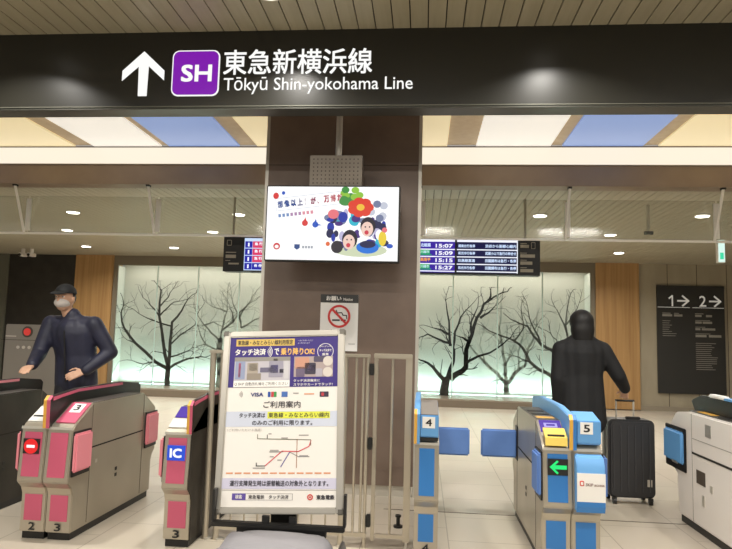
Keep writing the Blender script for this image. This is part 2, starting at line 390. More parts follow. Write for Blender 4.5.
for k, (tt, de, c, ty, no) in enumerate(rows):
    z = 2.567-.088*k
    letters('time', BWHITE, t, tt, .13, .335, z-.068, z-.022, 7.689, .05)
    if c == 1:
        lb = MB().box(-.06, .06, 7.69, 7.695, z-.055, z-.008).build('row_label', BGREEN, t); letters('label_letters', BPALE, lb, de, -.05, .055, z-.05, z-.014, 7.688, .02)
        MB().box(-.06, .08, 7.69, 7.695, z-.07, z-.062).build('label_underline', BGREEN, t)
    else: letters('destination_letters', BORANGE if c == 2 else BPALE, t, de, -.05, .07, z-.06, z-.014, 7.689, .04)
    letters('service_letters', BPALE, t, ty, .40, .60, z-.062, z-.024, 7.689, .03); letters('remark_letters', BPALE, t, no, .72, 1.085, z-.062, z-.022, 7.689, .03)
g = MB()
for k, (z, a) in enumerate([(2.53, .1), (2.415, .17), (2.33, .14), (2.24, .15)]):
    MB().box(1.135, 1.135+a, 7.696, 7.7, z-.02, z+.018).build('side_lettering', GREYTXT, t); MB().box(1.135, 1.21, 7.696, 7.7, z+.03, z+.037).build('side_small_print', GREYTXT, t)
MB().rrect(1.26, 1.31, 2.50, 2.58, .008, 7.697, 7.7).build('emblem_frame', GREYTXT, t); MB().box(1.267, 1.303, 7.694, 7.697, 2.507, 2.573).build('emblem', M_BLACK, t)
t = root('departure_board', (-2.1, 7.7, 2.168), 'short hanging departure board with three red rows and one blue row, left of the pillar', 'display board')
MB().box(-2.49, -1.70, 7.7, 7.86, 2.168, 2.60).build('casing', M_BLACK, t)
rods(t, (-2.4, -1.8), 7.7, 2.60)
MB().box(-2.225, -1.74, 7.695, 7.7, 2.185, 2.585).build('screen', BPALE, t)
for k in range(4):
    z = 2.545-.09*k
    c = MB().box(-2.215, -2.125, 7.69, 7.695, z-.08, z).build('platform_cell', BBLUE, t); letters('cell_letters', BWHITE, c, '1', -2.18, -2.16, z-.065, z-.018, 7.689, .03)
    c = MB().box(-2.12, -1.975, 7.69, 7.695, z-.08, z).build('service_cell', BBLUE if k == 3 else BRED, t); letters('cell_letters', BWHITE, c, '各 停' if k == 3 else '急 行', -2.095, -1.995, z-.05, z-.012, 7.689, .04)
for a, b, c, d in ((-2.46, -2.33, 2.335, 2.375), (-2.46, -2.33, 2.40, 2.41), (-2.46, -2.40, 2.30, 2.306), (-2.42, -2.29, 2.255, 2.275)):
    MB().box(a, b, 7.696, 7.7, c, d).build('side_lettering', GREYTXT, t)
MB().rrect(-2.45, -2.39, 2.49, 2.56, .008, 7.697, 7.7).build('emblem_frame', GREYTXT, t); MB().box(-2.443, -2.397, 7.694, 7.697, 2.497, 2.553).build('emblem', M_BLACK, t)
# hanging exit sign far right
t = root('exit_sign', (4.43, 10, 2.63), 'small green and white exit sign hanging from the far ceiling at right', 'sign')
MB().box(4.385, 4.485, 9.96, 10.04, 2.65, 3.0).build('casing', M_WHITE, t)
MB().tube((4.43, 10, 3.0), (4.43, 10, 3.12), .015).build('hanger', M_RAIL, t)
MB().box(4.39, 4.48, 9.955, 9.96, 2.66, 2.99).build('lit_face', emat('exit_white', (.75, 1, .9), .9), t)
MB().box(4.41, 4.46, 9.95, 9.955, 2.70, 2.80).build('green_field', emat('exit_green', (.05, .75, .4), .9), t)

# ------------------------------------------------------------------ lit tree display at the far wall
M_EDGE = mat('glass_edge', srgb(188, 212, 202), .3)
px = [-7.06+.964*i for i in range(12)]; px[-1] = 3.58
PL = ['far left', 'second from the left', 'third from the left', 'fourth from the left', 'fifth from the left', 'sixth from the left', 'behind the pillar', 'left of the black tree', 'over the black tree', 'right of the black tree', 'far right']
for i in range(11):
    o = tag(MB().box(px[i]+.004, px[i+1]-.004, 14.195, 14.205, .17, 2.9).build('glass_panel', M_BOXGLASS), 'tall clear glass panel of the lit tree display, '+PL[i], 'glass panel', 'glass panels of the tree display')
    if i: MB().box(px[i]-.025, px[i]+.0, 14.188, 14.195, .17, 2.9).build('glass_edge', M_EDGE, o)
LED = emat('led_strip', (.75, 1, .96), 3)
tag(MB().box(-7.05, 3.57, 14.50, 14.54, .172, .19).build('light_strip', LED), 'cool white light strip along the foot of the tree display', 'light')
tag(MB().box(-6.95, 3.45, 14.22, 14.25, 2.98, 3.02).build('light_strip', emat('added_top_strip', (1, .95, .84), .8)), 'added unseen light strip brightening the top of the tree display', 'light')  # added out of sight behind the header, to lift the upper back wall
area('display_strip_light', (-1.74, 14.52, .2), 10.6, .04, 84, (.66, 1, .96), (math.pi, 0, 0))
area('display_top_fill', (-1.74, 14.34, 2.985), 10.4, .06, 48, (1, .95, .84))  # fill lamp that goes with the added top strip
TREES = {
    'T1': [[(-5.75, 0.12), (-5.75, 0.55)], [(-5.75, 0.55), (-6.06, 0.7), (-6.56, 1.11), (-6.85, 1.45), (-6.94, 1.77), (-6.9, 1.95)], [(-5.75, 0.59), (-5.91, 1.2), (-6.03, 1.74), (-6.02, 2.34), (-6.05, 2.39)], [(-6.03, 1.74), (-6.26, 1.99), (-6.44, 2.15)], [(-6.03, 1.74), (-5.83, 1.95), (-5.7, 2.07), (-5.53, 2.1)], [(-6.02, 1.97), (-5.84, 2.18), (-5.74, 2.37)], [(-5.75, 0.59), (-5.74, 1.16), (-5.72, 1.61), (-5.5, 1.89), (-5.41, 2.08)], [(-5.74, 1.52), (-6.05, 1.6), (-6.32, 1.69), (-6.66, 1.89)], [(-5.75, 0.55), (-5.43, 0.74), (-5.14, 0.82), (-4.9, 0.84)], [(-6.06, 0.7), (-6.34, 0.64), (-6.63, 0.72)], [(-5.74, 1.09), (-5.51, 1.32), (-5.18, 1.56), (-5.14, 1.79)], [(-6.56, 1.11), (-6.76, 1.18)], [(-5.72, 0.82), (-5.38, 0.94), (-5.22, 1.04)]],
    'T2': [[(-4.59, 0.16), (-4.6, 0.79), (-4.6, 1.24)], [(-4.6, 1.19), (-4.82, 1.39), (-4.99, 1.56), (-5.16, 1.79), (-5.22, 1.94)], [(-4.6, 1.24), (-4.55, 1.57), (-4.47, 1.92), (-4.49, 2.33)], [(-4.99, 1.56), (-4.78, 1.64), (-4.59, 1.55)], [(-4.61, 0.96), (-4.92, 1.11), (-5.07, 1.34), (-5.15, 1.56)], [(-4.56, 1.46), (-4.32, 1.65), (-4.14, 1.92), (-3.92, 2.11), (-3.72, 2.25)], [(-4.32, 1.65), (-4.35, 1.87), (-4.43, 2.05)], [(-4.47, 1.87), (-4.73, 1.96), (-4.94, 2.06)], [(-4.13, 1.52), (-4.19, 1.81), (-4.34, 2.06), (-4.39, 2.24)], [(-4.13, 1.52), (-3.9, 1.66), (-3.72, 1.75), (-3.64, 1.94)], [(-4.18, 1.74), (-4.01, 2.04), (-3.88, 2.27)]],
    'T3': [[(0.47, 0.16), (0.51, 0.5)], [(0.51, 0.46), (0.31, 0.67), (0.11, 0.86), (-0.06, 0.92)], [(0.55, 0.55), (0.66, 0.9), (0.68, 1.16), (0.56, 1.33)], [(0.59, 1.24), (0.56, 1.77), (0.48, 2.25)], [(0.59, 1.31), (0.37, 1.37), (0.1, 1.49), (-0.07, 1.42)], [(0.65, 1.2), (0.69, 1.55), (0.8, 1.86), (0.97, 2.08)], [(0.56, 1.5), (0.39, 1.59), (0.21, 1.63)], [(0.6, 0.51), (0.77, 0.66), (0.94, 0.8), (0.94, 1.17), (1.06, 1.5), (1.16, 1.87), (1.31, 2.18), (1.53, 2.34)], [(1.02, 1.34), (0.87, 1.43), (0.74, 1.47)], [(1.06, 1.5), (1.04, 1.78), (1.18, 2.11)], [(0.96, 0.91), (1.2, 1.04), (1.45, 1.12), (1.73, 1.32), (1.88, 1.45)], [(1.23, 1.87), (1.4, 1.98), (1.55, 2.14)], [(1.38, 2.22), (1.46, 2.36), (1.46, 2.53)]],
    'T4': [[(1.84, 0.21), (1.82, 0.48)], [(1.82, 0.46), (1.63, 0.67), (1.35, 0.9), (1.13, 1.13), (0.98, 1.38)], [(1.82, 0.48), (1.8, 0.87), (1.73, 1.3), (1.66, 1.66), (1.7, 2.01)], [(1.86, 0.46), (1.99, 0.68), (2.22, 0.86), (2.26, 1.16), (2.39, 1.42), (2.47, 1.81)], [(2.09, 0.77), (2.07, 1.16), (2.18, 1.52), (2.13, 1.89)], [(1.35, 0.9), (1.24, 1.28), (1.32, 1.57)], [(1.73, 1.3), (1.54, 1.51), (1.34, 1.61)], [(1.8, 0.87), (1.92, 1.15), (2.01, 1.41)]],
    'T5': [[(3.06, 0.25), (3.04, 0.5)], [(3.04, 0.48), (2.77, 0.66), (2.52, 0.78), (2.31, 0.95), (2.16, 1.24), (1.98, 1.39), (1.71, 1.49), (1.45, 1.59)], [(2.31, 0.95), (2.18, 0.99), (2.07, 1.05)], [(3.04, 0.5), (3.0, 0.97), (2.77, 1.22), (2.54, 1.34), (2.39, 1.51), (2.26, 1.72), (2.0, 1.82)], [(2.54, 1.34), (2.41, 1.64), (2.3, 1.9), (2.26, 2.16)], [(3.06, 0.5), (3.13, 1.23), (3.07, 1.76), (3.15, 2.35)], [(3.0, 0.97), (2.88, 1.44), (2.75, 1.58)], [(3.11, 1.55), (2.94, 1.98), (2.86, 2.13)], [(3.07, 1.76), (3.28, 2.05), (3.36, 2.25)], [(1.98, 1.39), (2.18, 1.68), (2.13, 2.02)]],
}
def tree(name, lines, y, r0, m, label, seed):
    rnd = random.Random(seed); mb = MB()
    def seg(a, b, r, r2):
        d = Vector((b[0]-a[0], b[1]-a[1])); L = d.length
        if L < 1e-4: return
        d /= L; k = Vector((-d.y, d.x))
        mb.prism([(a[0]+k.x*r, a[1]+k.y*r), (a[0]-k.x*r, a[1]-k.y*r), (b[0]-k.x*r2, b[1]-k.y*r2), (b[0]+k.x*r2, b[1]+k.y*r2)], y-.004, y, 'Y')
        mb.disc(b[0], b[1], r2, y-.004, y, 8)
    def twig(p, ang, L, r, dep):
        q = p; n = 3
        for i in range(n):
            ang += rnd.uniform(-.35, .35)
            e = (q[0]+math.cos(ang)*L/n, min(2.55, q[1]+math.sin(ang)*L/n))
            seg(q, e, r*(1-i/n*.5), r*(1-(i+1)/n*.5)); q = e
            if dep and rnd.random() < .45:
                twig(q, ang+rnd.choice((-1, 1))*rnd.uniform(.4, .9), L*rnd.uniform(.4, .65), r*.55, dep-1)
    for li, pts in enumerate(lines):
        n = len(pts)-1; ra = r0 if li == 0 else r0*((.66 if n > 3 else .5) if pts[0][1] < .7 else .3)
        for i in range(n):
            f0, f1 = (1-.72*i/n, 1-.72*(i+1)/n) if li else (1, .85)
            a, b = pts[i], pts[i+1]
            mid = ((a[0]+b[0])/2+rnd.uniform(-.02, .02), (a[1]+b[1])/2+rnd.uniform(-.02, .02))
            seg(a, mid, ra*f0, ra*(f0+f1)/2); seg(mid, b, ra*(f0+f1)/2, ra*f1)
            if li:
                for p in (mid, b):
                    if rnd.random() < .8:
                        an = math.atan2(b[1]-a[1], b[0]-a[0])
                        twig(p, an+rnd.choice((-1, 1))*rnd.uniform(.3, .9), rnd.uniform(.2, .4), max(.005, ra*f1*.3), 1)
        if li:
            a, b = pts[-2], pts[-1]; twig(b, math.atan2(b[1]-a[1], b[0]-a[0]), .32, max(.007, ra*.28), 1)
    tag(mb.build(name, m), label, 'tree silhouette', 'bare tree silhouettes')
TK = lambda n, c: mat(n, c, .6)
tree('tree_silhouette', TREES['T1'], 14.21, .065, TK('tree_dark_grey', srgb(84, 79, 70)), 'dark grey bare tree silhouette, leftmost in the lit display', 1)
tree('tree_silhouette', TREES['T2'], 14.30, .07, TK('tree_mid_grey', srgb(165, 162, 152)), 'mid grey bare tree silhouette left of the pillar behind the sign stand', 2)
tree('tree_silhouette', TREES['T3'], 14.21, .10, TK('tree_black', srgb(24, 24, 22)), 'thick black bare tree silhouette just right of the pillar', 3)
tree('tree_silhouette', TREES['T4'], 14.33, .065, TK('tree_pale_grey', srgb(196, 200, 192)), 'pale grey bare tree silhouette right of the black one', 4)
tree('tree_silhouette', TREES['T5'], 14.26, .07, TK('tree_slate', srgb(116, 113, 106)), 'slate grey bare tree silhouette behind the person in black', 5)

# ------------------------------------------------------------------ wall directory, machine
t = root('wall_directory', (5.64, 14.2, .38), 'tall dark wall directory headed 1 and 2 with arrows', 'sign')
MB().box(4.955, 6.33, 14.15, 14.19, .38, 2.66).build('board', mat('directory_black', srgb(44, 43, 40), .5), t)
d = MB()
d.line([(5.205, 2.385), (5.27, 2.44), (5.27, 2.225)], .03, 14.146, 14.15); text(d, '2', 5.82, 5.96, 2.22, 2.45, 14.148, .01)
for x in (5.38, 6.03):
    d.line([(x, 2.335), (x+.21, 2.335)], .035, 14.146, 14.15); d.line([(x+.10, 2.44), (x+.22, 2.335), (x+.10, 2.23)], .035, 14.146, 14.15)
d.box(4.965, 5.62, 14.146, 14.15, 2.19, 2.20); d.box(5.68, 6.32, 14.146, 14.15, 2.19, 2.20)
d.build('heading', mat('directory_white', srgb(205, 203, 195), .5, 0, (.8, .79, .75), .25), t)
d = MB(); rnd = random.Random(4)
for x, z, a, hh in [(5.06, 2.0, .2, .045), (5.30, 2.0, .17, .045), (5.06, 2.06, .17, .015), (5.30, 2.06, .1, .015)]+[(5.06, 1.9-.045*k, rnd.uniform(.12, .3), .01) for k in range(8)] \
        + [(5.73, 2.0, .13, .045), (5.95, 2.0, .12, .045), (5.73, 2.06, .17, .015), (5.73, 1.86, .13, .045), (5.88, 1.86, .19, .045), (5.73, 1.92, .3, .012), (5.73, 1.72, .1, .045), (5.86, 1.72, .27, .045), (5.73, 1.78, .2, .012), (5.73, 1.575, .22, .05), (6.0, 1.575, .25, .05), (5.73, 1.64, .3, .012)] \
        + [(5.73, 1.44-.042*k, rnd.uniform(.28, .45), .011) for k in range(14)]:
    MB().box(x, x+a, 14.147, 14.15, z, z+hh).build('listing_line', mat('directory_text', srgb(150, 147, 138), .6), t)
M_MACH = mat('machine_grey', srgb(168, 163, 156), .5)
t = root('fare_machine', (-5.4, 8.6, 0), 'grey service machine with a red button behind the left gates', 'machine')
MB().box(-5.68, -4.75, 8.3, 8.9, 0, 1.45).build('cabinet', M_MACH, t, bevel=.01)
MB().disc(-5.36, 1.35, .05, 8.285, 8.3).build('red_button', mat('button_red', srgb(200, 40, 35), .4, 0, (1, .1, .08), .3), t)
MB().disc(-5.36, 1.35, .075, 8.292, 8.3, r0=.05).build('button_ring', mat('ring_grey', srgb(90, 86, 80), .5), t)
MB().box(-5.67, -5.52, 8.295, 8.3, 1.28, 1.295).build('name_plate', M_WHITE, t)
for x in (-5.48, -5.40, -5.32): MB().disc(x, 1.14, .022, 8.29, 8.3, 12).build('indicator', M_WHITE, t)
MB().box(-5.73, -4.8, 8.297, 8.3, 1.235, 1.24).build('panel_joint', M_GAP, t)

# ------------------------------------------------------------------ hanging television and speaker-like box
t = root('television', (-.79, 5.3, 2.03), 'wide bright television screen hung before the bronze pillar', 'television')
MB().box(-1.362, -.214, 5.31, 5.40, 2.032, 2.686).build('casing', M_BLACK, t, bevel=.006)
MB().box(-1.35, -.226, 5.304, 5.31, 2.044, 2.674).build('screen', emat('tv_white', (1, 1, 1), 1.0), t)
def tvx(u): return -1.35+1.124*u
def tvz(v): return 2.674-.63*v
def em(n, c, s=.85): return emat(n, srgb(*c), s)
TVY = 5.303
def tvell(name, u, v, ru, rv, m, lift=1, n=20): return MB().disc(tvx(u), tvz(v), rv*.63, TVY-.001*lift, TVY, n, sx=ru*1.124/(rv*.63)).build(name, m, t)
RED, BLU = em('tv_red', (225, 60, 60)), em('tv_blue', (40, 90, 200))
tvell('drop', .065, .13, .022, .045, RED); tvell('drop', .122, .09, .013, .025, BLU)
for (u, v, du, m) in ((.295, .5, -.3, RED), (.375, .52, .9, BLU)):
    o = MB().disc(tvx(u), tvz(v), .026, TVY-.001, TVY, 16); o.prism([(tvx(u)-.012, tvz(v)+.02), (tvx(u)+.012, tvz(v)+.02), (tvx(u)+.004, tvz(v)+.05)], TVY-.001, TVY, 'Y'); o.prism([(tvx(u)+.01, tvz(v)-.01), (tvx(u)+.06, tvz(v)-.004), (tvx(u)+.01, tvz(v)+.008)], TVY-.001, TVY, 'Y') if du > 0 else None
    o.build('splash', m, t)
def rotm(u, v, deg): c = Vector((tvx(u), 0, tvz(v))); return Matrix.Translation(c) @ Matrix.Rotation(R(-deg), 4, 'Y') @ Matrix.Translation(-c)
mt = rotm(.08, .30, 7)
lx = tvx(.08); W = .56*1.124/11
for k, ch in enumerate('想像以上!が、万博だ。'):
    cc = [(40, 110, 190), (50, 110, 190), (70, 110, 185), (110, 110, 170), (150, 100, 150), (190, 95, 130), (200, 90, 120), (225, 90, 115), (230, 90, 110), (235, 100, 120), (235, 110, 130)][k]
    small = ch in '、。'
    letters('headline_letter', em('tv_c%d' % k, [max(0, c-45) for c in cc]), t, ch, lx+W*k+(.2*W if ch == '!' else .06*W), lx+W*k+(.35*W if ch == '!' else (.3*W if small else .88*W)), tvz(.30), tvz(.30)+(.018 if small else .062), TVY-.001, bold=.05, mtx=mt)
fr = MB()
for a, b, c, d in ((.07, .62, .335, .34), (.07, .62, .165, .17), (.07, .072, .17, .335), (.62, .622, .17, .335)): fr.box(tvx(a), tvx(b), TVY-.0008, TVY, tvz(d), tvz(c))
fr.build('headline_box', em('tv_outline', (190, 200, 215)), t, mtx=mt)
mt = rotm(.08, .42, 7)
for k in range(9):
    MB().box(tvx(.09+.031*k), tvx(.11+.031*k), TVY-.001, TVY, tvz(.43), tvz(.385)).build('subline_mark', em('tv_sub%d' % (k//3), [(120, 150, 200), (180, 140, 180), (230, 150, 165)][k//3]), t, mtx=mt)
tvell('logo_disc', .085, .82, .026, .046, em('tv_logo_red', (215, 50, 60))); tvell('logo_disc_centre', .085, .825, .015, .024, em('tv_paper', (250, 248, 245), 1), 2)
MB().prism([(tvx(.22), tvz(.79)), (tvx(.262), tvz(.79)), (tvx(.262), tvz(.84)), (tvx(.241), tvz(.865)), (tvx(.22), tvz(.84))], TVY-.001, TVY, 'Y').build('logo_shield', em('tv_shield', (50, 80, 140)), t)
for k in range(4): MB().box(tvx(.28+.022*k), tvx(.296+.022*k), TVY-.001, TVY, tvz(.845), tvz(.81)).build('logo_mark', em('tv_grey', (170, 175, 185)), t)
# collage of children, flowers and leaves on the right of the screen
rnd = random.Random(11)
GRN = em('tv_green', (70, 150, 70)); LGR = em('tv_leaf', (150, 205, 70)); GRY = em('tv_greyblue', (120, 130, 165)); SKIN = em('tv_skin', (250, 215, 200)); HAIR = em('tv_hair', (25, 20, 40)); YEL = em('tv_yellow', (245, 215, 60)); CYN = em('tv_cyan', (40, 190, 215)); PUR = em('tv_purple', (70, 40, 130)); WHT = em('tv_pure', (255, 255, 255), 1); PNK = em('tv_pink', (240, 120, 130)); DBL = em('tv_deep_blue', (20, 50, 170))
tvell('collage_ground', .72, .86, .20, .09, em('tv_ground', (215, 225, 190)), 1)
for i in range(11): tvell('leaf', .575+.14*rnd.random(), .04+.16*rnd.random(), .03, .045, [GRN, LGR][i % 2], 1.2+.02*i)
for i in range(48): tvell('collage_patch', .48+.42*rnd.random(), .32+.50*rnd.random(), .015+.028*rnd.random(), .025+.05*rnd.random(), [GRY, DBL, PUR, CYN, em('tv_lilac', (195, 190, 225)), WHT, em('tv_navy', (25, 30, 80))][i % 7], 1.5+.02*i)
for i in range(8): tvell('collage_patch', .74+.17*rnd.random(), .14+.3*rnd.random(), .03, .05, [em('tv_mist', (205, 210, 225)), GRY, em('tv_lilac', (195, 190, 225))][i % 3], 2+.02*i)
tvell('flower_leaf', .60, .20, .05, .06, GRN, 2.3)
for k in range(7):
    a = 2*math.pi*k/7; tvell('flower_petal', .715+.058*math.cos(a), .28+.075*math.sin(a), .042, .062, em('tv_poppy', (232, 62, 40)), 2.4+.02*k)
tvell('flower_centre', .715, .28, .03, .045, em('tv_flower_yellow', (250, 200, 60)), 2.8)
tvell('pink_blossom', .51, .375, .042, .065, PNK, 2.4)
for u, v, s in ((.64, .74, 1), (.775, .565, 1)):
    tvell('child_hair', u, v-.03, .058*s, .125*s, HAIR, 3); tvell('child_face', u-.006, v+.01, .045*s, .10*s, SKIN, 3.3); tvell('child_mouth', u-.01, v+.055, .016, .03, em('tv_mouth', (215, 60, 80)), 3.6)
    for e in (-.02, .012): tvell('child_eye', u+e, v-.02, .006, .011, HAIR, 3.6, 10)
tvell('ball', .545, .82, .045, .085, em('tv_dark', (45, 40, 50)), 3); tvell('ball', .475, .78, .016, .03, em('tv_orange', (235, 110, 60)), 3)
tvell('blue_cushion', .775, .82, .085, .085, em('tv_bright_blue', (30, 120, 225)), 3); tvell('blue_cushion_band', .775, .78, .06, .05, em('tv_navy', (25, 30, 80)), 3.2)
tvell('yellow_coat', .885, .70, .03, .10, YEL, 3); tvell('yellow_coat_head', .90, .585, .02, .035, PNK, 3.2); tvell('blue_ribbon', .94, .80, .025, .03, BLU, 3)
MB().box(-1.004, -.548, 5.36, 5.46, 2.68, 2.965).build('bracket_box', noise_mat('perforated_grey', srgb(150, 141, 130), srgb(136, 127, 116), (1, 1, 1), .4, .4), t, bevel=.004)
hm = MB()
for i in range(12):
    for j in range(7): hm.disc(-.97+.035*i, 2.72+.035*j, .006, 5.357, 5.36, 6)
hm.build('perforation', mat('hole_dark', srgb(72, 66, 60), .8), t)
MB().tube((-.762, 5.41, 2.96), (-.762, 5.41, 3.6), .028).build('pole', M_STEEL, t)

# ------------------------------------------------------------------ no smoking notice on the pillar
t = root('no_smoking_notice', (-.77, 5.84, 1.28), 'white no smoking notice with black header on the bronze pillar', 'notice')
MB().box(-.947, -.598, 5.838, 5.846, 1.275, 1.79).build('sheet', mat('notice_white', srgb(238, 236, 232), .4), t)
hd = MB().box(-.947, -.598, 5.834, 5.838, 1.715, 1.79).build('header', mat('notice_black', srgb(52, 52, 50), .4), t)
letters('header_letters', M_WHITE, hd, 'お願い', -.895, -.755, 1.733, 1.775, 5.832, .03); letters('header_letters', M_WHITE, hd, 'Notice', -.735, -.65, 1.735, 1.76, 5.832, .02)
NR = mat('notice_red', srgb(205, 52, 50), .4); NB = mat('notice_ink', srgb(30, 30, 30), .5)
cg = MB(); cg.box(-.835, -.765, 5.834, 5.838, 1.548, 1.562); cg.box(-.755, -.71, 5.834, 5.838, 1.548, 1.562)
cg.build('cigarette', NB, t)
MB().line([(-.80, 1.645), (-.79, 1.62), (-.75, 1.625), (-.735, 1.60), (-.705, 1.60), (-.70, 1.57)], .009, 5.834, 5.838).build('smoke_line', NB, t)
MB().disc(-.772, 1.59, .105, 5.832, 5.838, 32, r0=.085).build('prohibition_ring', NR, t)
MB().line([(-.838, 1.655), (-.706, 1.525)], .02, 5.831, 5.835).build('prohibition_bar', NR, t)
letters('caption', NB, t, '禁', -.85, -.805, 1.425, 1.468, 5.836); letters('caption', NB, t, '煙', -.755, -.71, 1.425, 1.468, 5.836)
MB().box(-.68, -.62, 5.836, 5.838, 1.338, 1.344).build('small_print', mat('notice_grey', srgb(150, 150, 150), .5), t)

# ------------------------------------------------------------------ ticket gates
YF, YB = 4.165, 5.55
YM = (YF+YB)/2
def sy(pts): return pts + [(2*YM-y, z) for y, z in reversed(pts)]          # mirror a front profile to the far end
def my(pts): return [(2*YM-y, z) for y, z in pts][::-1]
BODY = [(YF+.07, .05), (YF+.07, .30), (YF+.05, .345), (YF, .39), (YF, .42), (YF+.025, .74), (YF+.05, .768), (YF+.27, .89)]
PINK = mat('gate_pink', srgb(196, 88, 116), .4); PINKL = mat('gate_pink_light', srgb(226, 138, 150), .45); BLUE = mat('gate_blue', srgb(48, 120, 190), .4); BLUEL = mat('gate_blue_light', srgb(100, 160, 216), .4)
FLAPB = noise_mat('flap_blue', srgb(96, 134, 198), srgb(86, 122, 186), (1, 1, 1), .6); STICK = mat('sticker_white', srgb(240, 238, 234), .4); INK = mat('ink', srgb(25, 25, 28), .5)
GOLD = mat('gate_gold', srgb(222, 170, 70), .4); DECK = mat('gate_deck', srgb(74, 70, 66), .35); READER = mat('reader_white', srgb(226, 226, 222), .3); VIOL = emat('screen_violet', srgb(88, 50, 190), .8)
SLOPE = [(YF+.055, .771), (YF+.265, .887)]
def half(t, x0, x1, c, number, shell, lamp=None, numcol=INK, big=None):
    """one lane-side half of a cabinet: shell, coloured front plates, number"""
    mb = MB().prism(sy(BODY), x0, x1); mb.build('cabinet_shell', shell, t, bevel=.006)
    MB().box(x0+.012, x1-.012, YF+.09, YB-.09, 0, .05).build('kick_plate', M_BLACK, t)
    a, b = x0+.028, x1-.028
    for mir in (0, 1):
        f = my if mir else (lambda q: q)
        up = MB().plate(a, b, f([(YF+.0015, .425), (YF+.022, .715)]), .004).build('front_panel', c, t)
        MB().plate(a, b, f([(YF+.07, .125), (YF+.07, .295)]), .004).build('toe_panel', c, t)
        if mir: continue
        MB().plate(x0-.001, x1+.001, [(YF+.021, .735), (YF+.023, .752)], .004).build('edge_strip', M_STEEL, t)
        if number: letters('number', INK, t, number, (a+b)/2-.022, (a+b)/2+.022, .062, .112, YF+.064, .02)
        if lamp == 'no_entry':
            l = MB().box(a, b-.01, YF+.002, YF+.016, .575, .672).build('indicator', M_BLACK, t)
            cx, cz = (a+b)/2-.005, .623
            MB().disc(cx, cz, .049, YF-.001, YF+.003).build('no_entry_disc', emat('lamp_red', srgb(235, 25, 30), .95), l)
            MB().box(cx-.028, cx+.028, YF-.003, YF, cz-.009, cz+.009).build('no_entry_bar', emat('lamp_white', (1, 1, 1), 1), l)
        if lamp == 'IC':
            l = MB().box(a, b-.005, YF+.002, YF+.016, .572, .668).build('indicator', emat('lamp_blue', srgb(30, 80, 215), .9), t)
            letters('indicator_letters', emat('lamp_white', (1, 1, 1), 1), l, 'IC', a+.018, b-.025, .59, .65, YF+.0005, .05)
        if lamp == 'arrow':
            l = MB().box(a, b, YF+.002, YF+.016, .588, .686).build('indicator', M_BLACK, t)
            cz = .637; G = emat('lamp_green', srgb(20, 235, 120), 1.0)
            MB().prism([(a+.01, cz), (a+.055, cz+.042), (a+.065, cz+.034), (a+.042, cz+.012), (b-.008, cz+.012), (b-.008, cz-.012), (a+.042, cz-.012), (a+.065, cz-.034), (a+.055, cz-.042)], YF-.001, YF+.003, 'Y').build('green_arrow', G, l)
def flap_pads(t, x, side, c, near=True, far=True):
    """folded-in flap cushions on the lane side of a cabinet"""
    for k, (y0, y1) in enumerate(((YF+.02, YF+.235), (YB-.235, YB-.02))):
        if not (near, far)[k]: continue
        a, b = sorted((x, x+side*.012)); p, q = sorted((x, x+side*.035))
        MB().box(a, b, y0+.01, y1+.012, .425, .722).build('flap_recess', M_BLACK, t)
        MB().box(p, q, y0, y1, .455, .71).build('flap', c, t, bevel=.012, smooth=True)
def fin(t, x0, x1, c, edge, top):
    pr = [(YF+.005, .745), (YF-.002, .93), (YF+.03, .955), (YF+.14, .965), (YF+.35, .985)]
    MB().prism(sy(pr), x0, x1).build('sensor_fin', top, t, bevel=.004)
    MB().plate(x0-.002, (x0+x1)/2, [(YF+.004, .745), (YF-.003, .93), (YF+.029, .956)], .006).build('fin_edge', GOLD, t)
    MB().plate((x0+x1)/2, x1+.002, [(YF+.004, .745), (YF-.003, .93), (YF+.029, .956)], .006).build('fin_edge', c, t)
    for s, x in ((-1, x0), (1, x1)):
        a, b = sorted((x, x+s*.003))
        MB().prism([(YF+.03, .925), (YF+.03, .95), (YF+.14, .96), (YF+.35, .98), (YB-.35, .98), (YB-.35, .96), (YF+.35, .96), (YF+.14, .94)], a, b).build('fin_stripe', edge, t)
def side_lines(t, x, side):
    a, b = sorted((x, x+side*.0025))
    MB().box(a, b, YF+.26, YB-.27, .576, .586).build('side_joint', M_GAP, t)
    for y in (YF+.27, YB-.27): MB().box(a, b, y, y+.004, .07, .88).build('panel_joint', mat('joint_grey', srgb(110, 102, 90), .5), t)
    for y, z in ((YF+.66, .30), (YF+.66, .345)): MB().box(a, b, y, y+.03, z, z+.025).build('lock', M_BLACK, t)
    MB().box(a, b, YF+.35, YF+.375, .46, .485).build('side_sensor', M_STEEL, t)
def deck(t, x0, x1):
    MB().box(x0+.01, x1-.01, YF+.30, YB-.30, .888, .893).build('top_deck', DECK, t)
def slope_plate(t, name, x0, x1, f0, f1, m, th=.006, parent=None):
    (ya, za), (yb, zb) = SLOPE
    ln = [(ya+(yb-ya)*f0, za+(zb-za)*f0), (ya+(yb-ya)*f1, za+(zb-za)*f1)]
    return MB().plate(x0, x1, ln, th).build(name, m, parent or t)
def slope_text(t, s, x0, x1, f0, f1, lift=.008):
    (ya, za), (yb, zb) = SLOPE; L = math.hypot(yb-ya, zb-za); ang = math.atan2(zb-za, yb-ya)
    # local: x, z along the slope -> rotate about X
    mt = Matrix.Translation((0, ya, za)) @ Matrix.Rotation(ang-math.pi/2, 4, 'X')
    return text(MB(), s, x0, x1, f0*L, f1*L, -lift, .02).build('number', INK, t, mtx=mt)

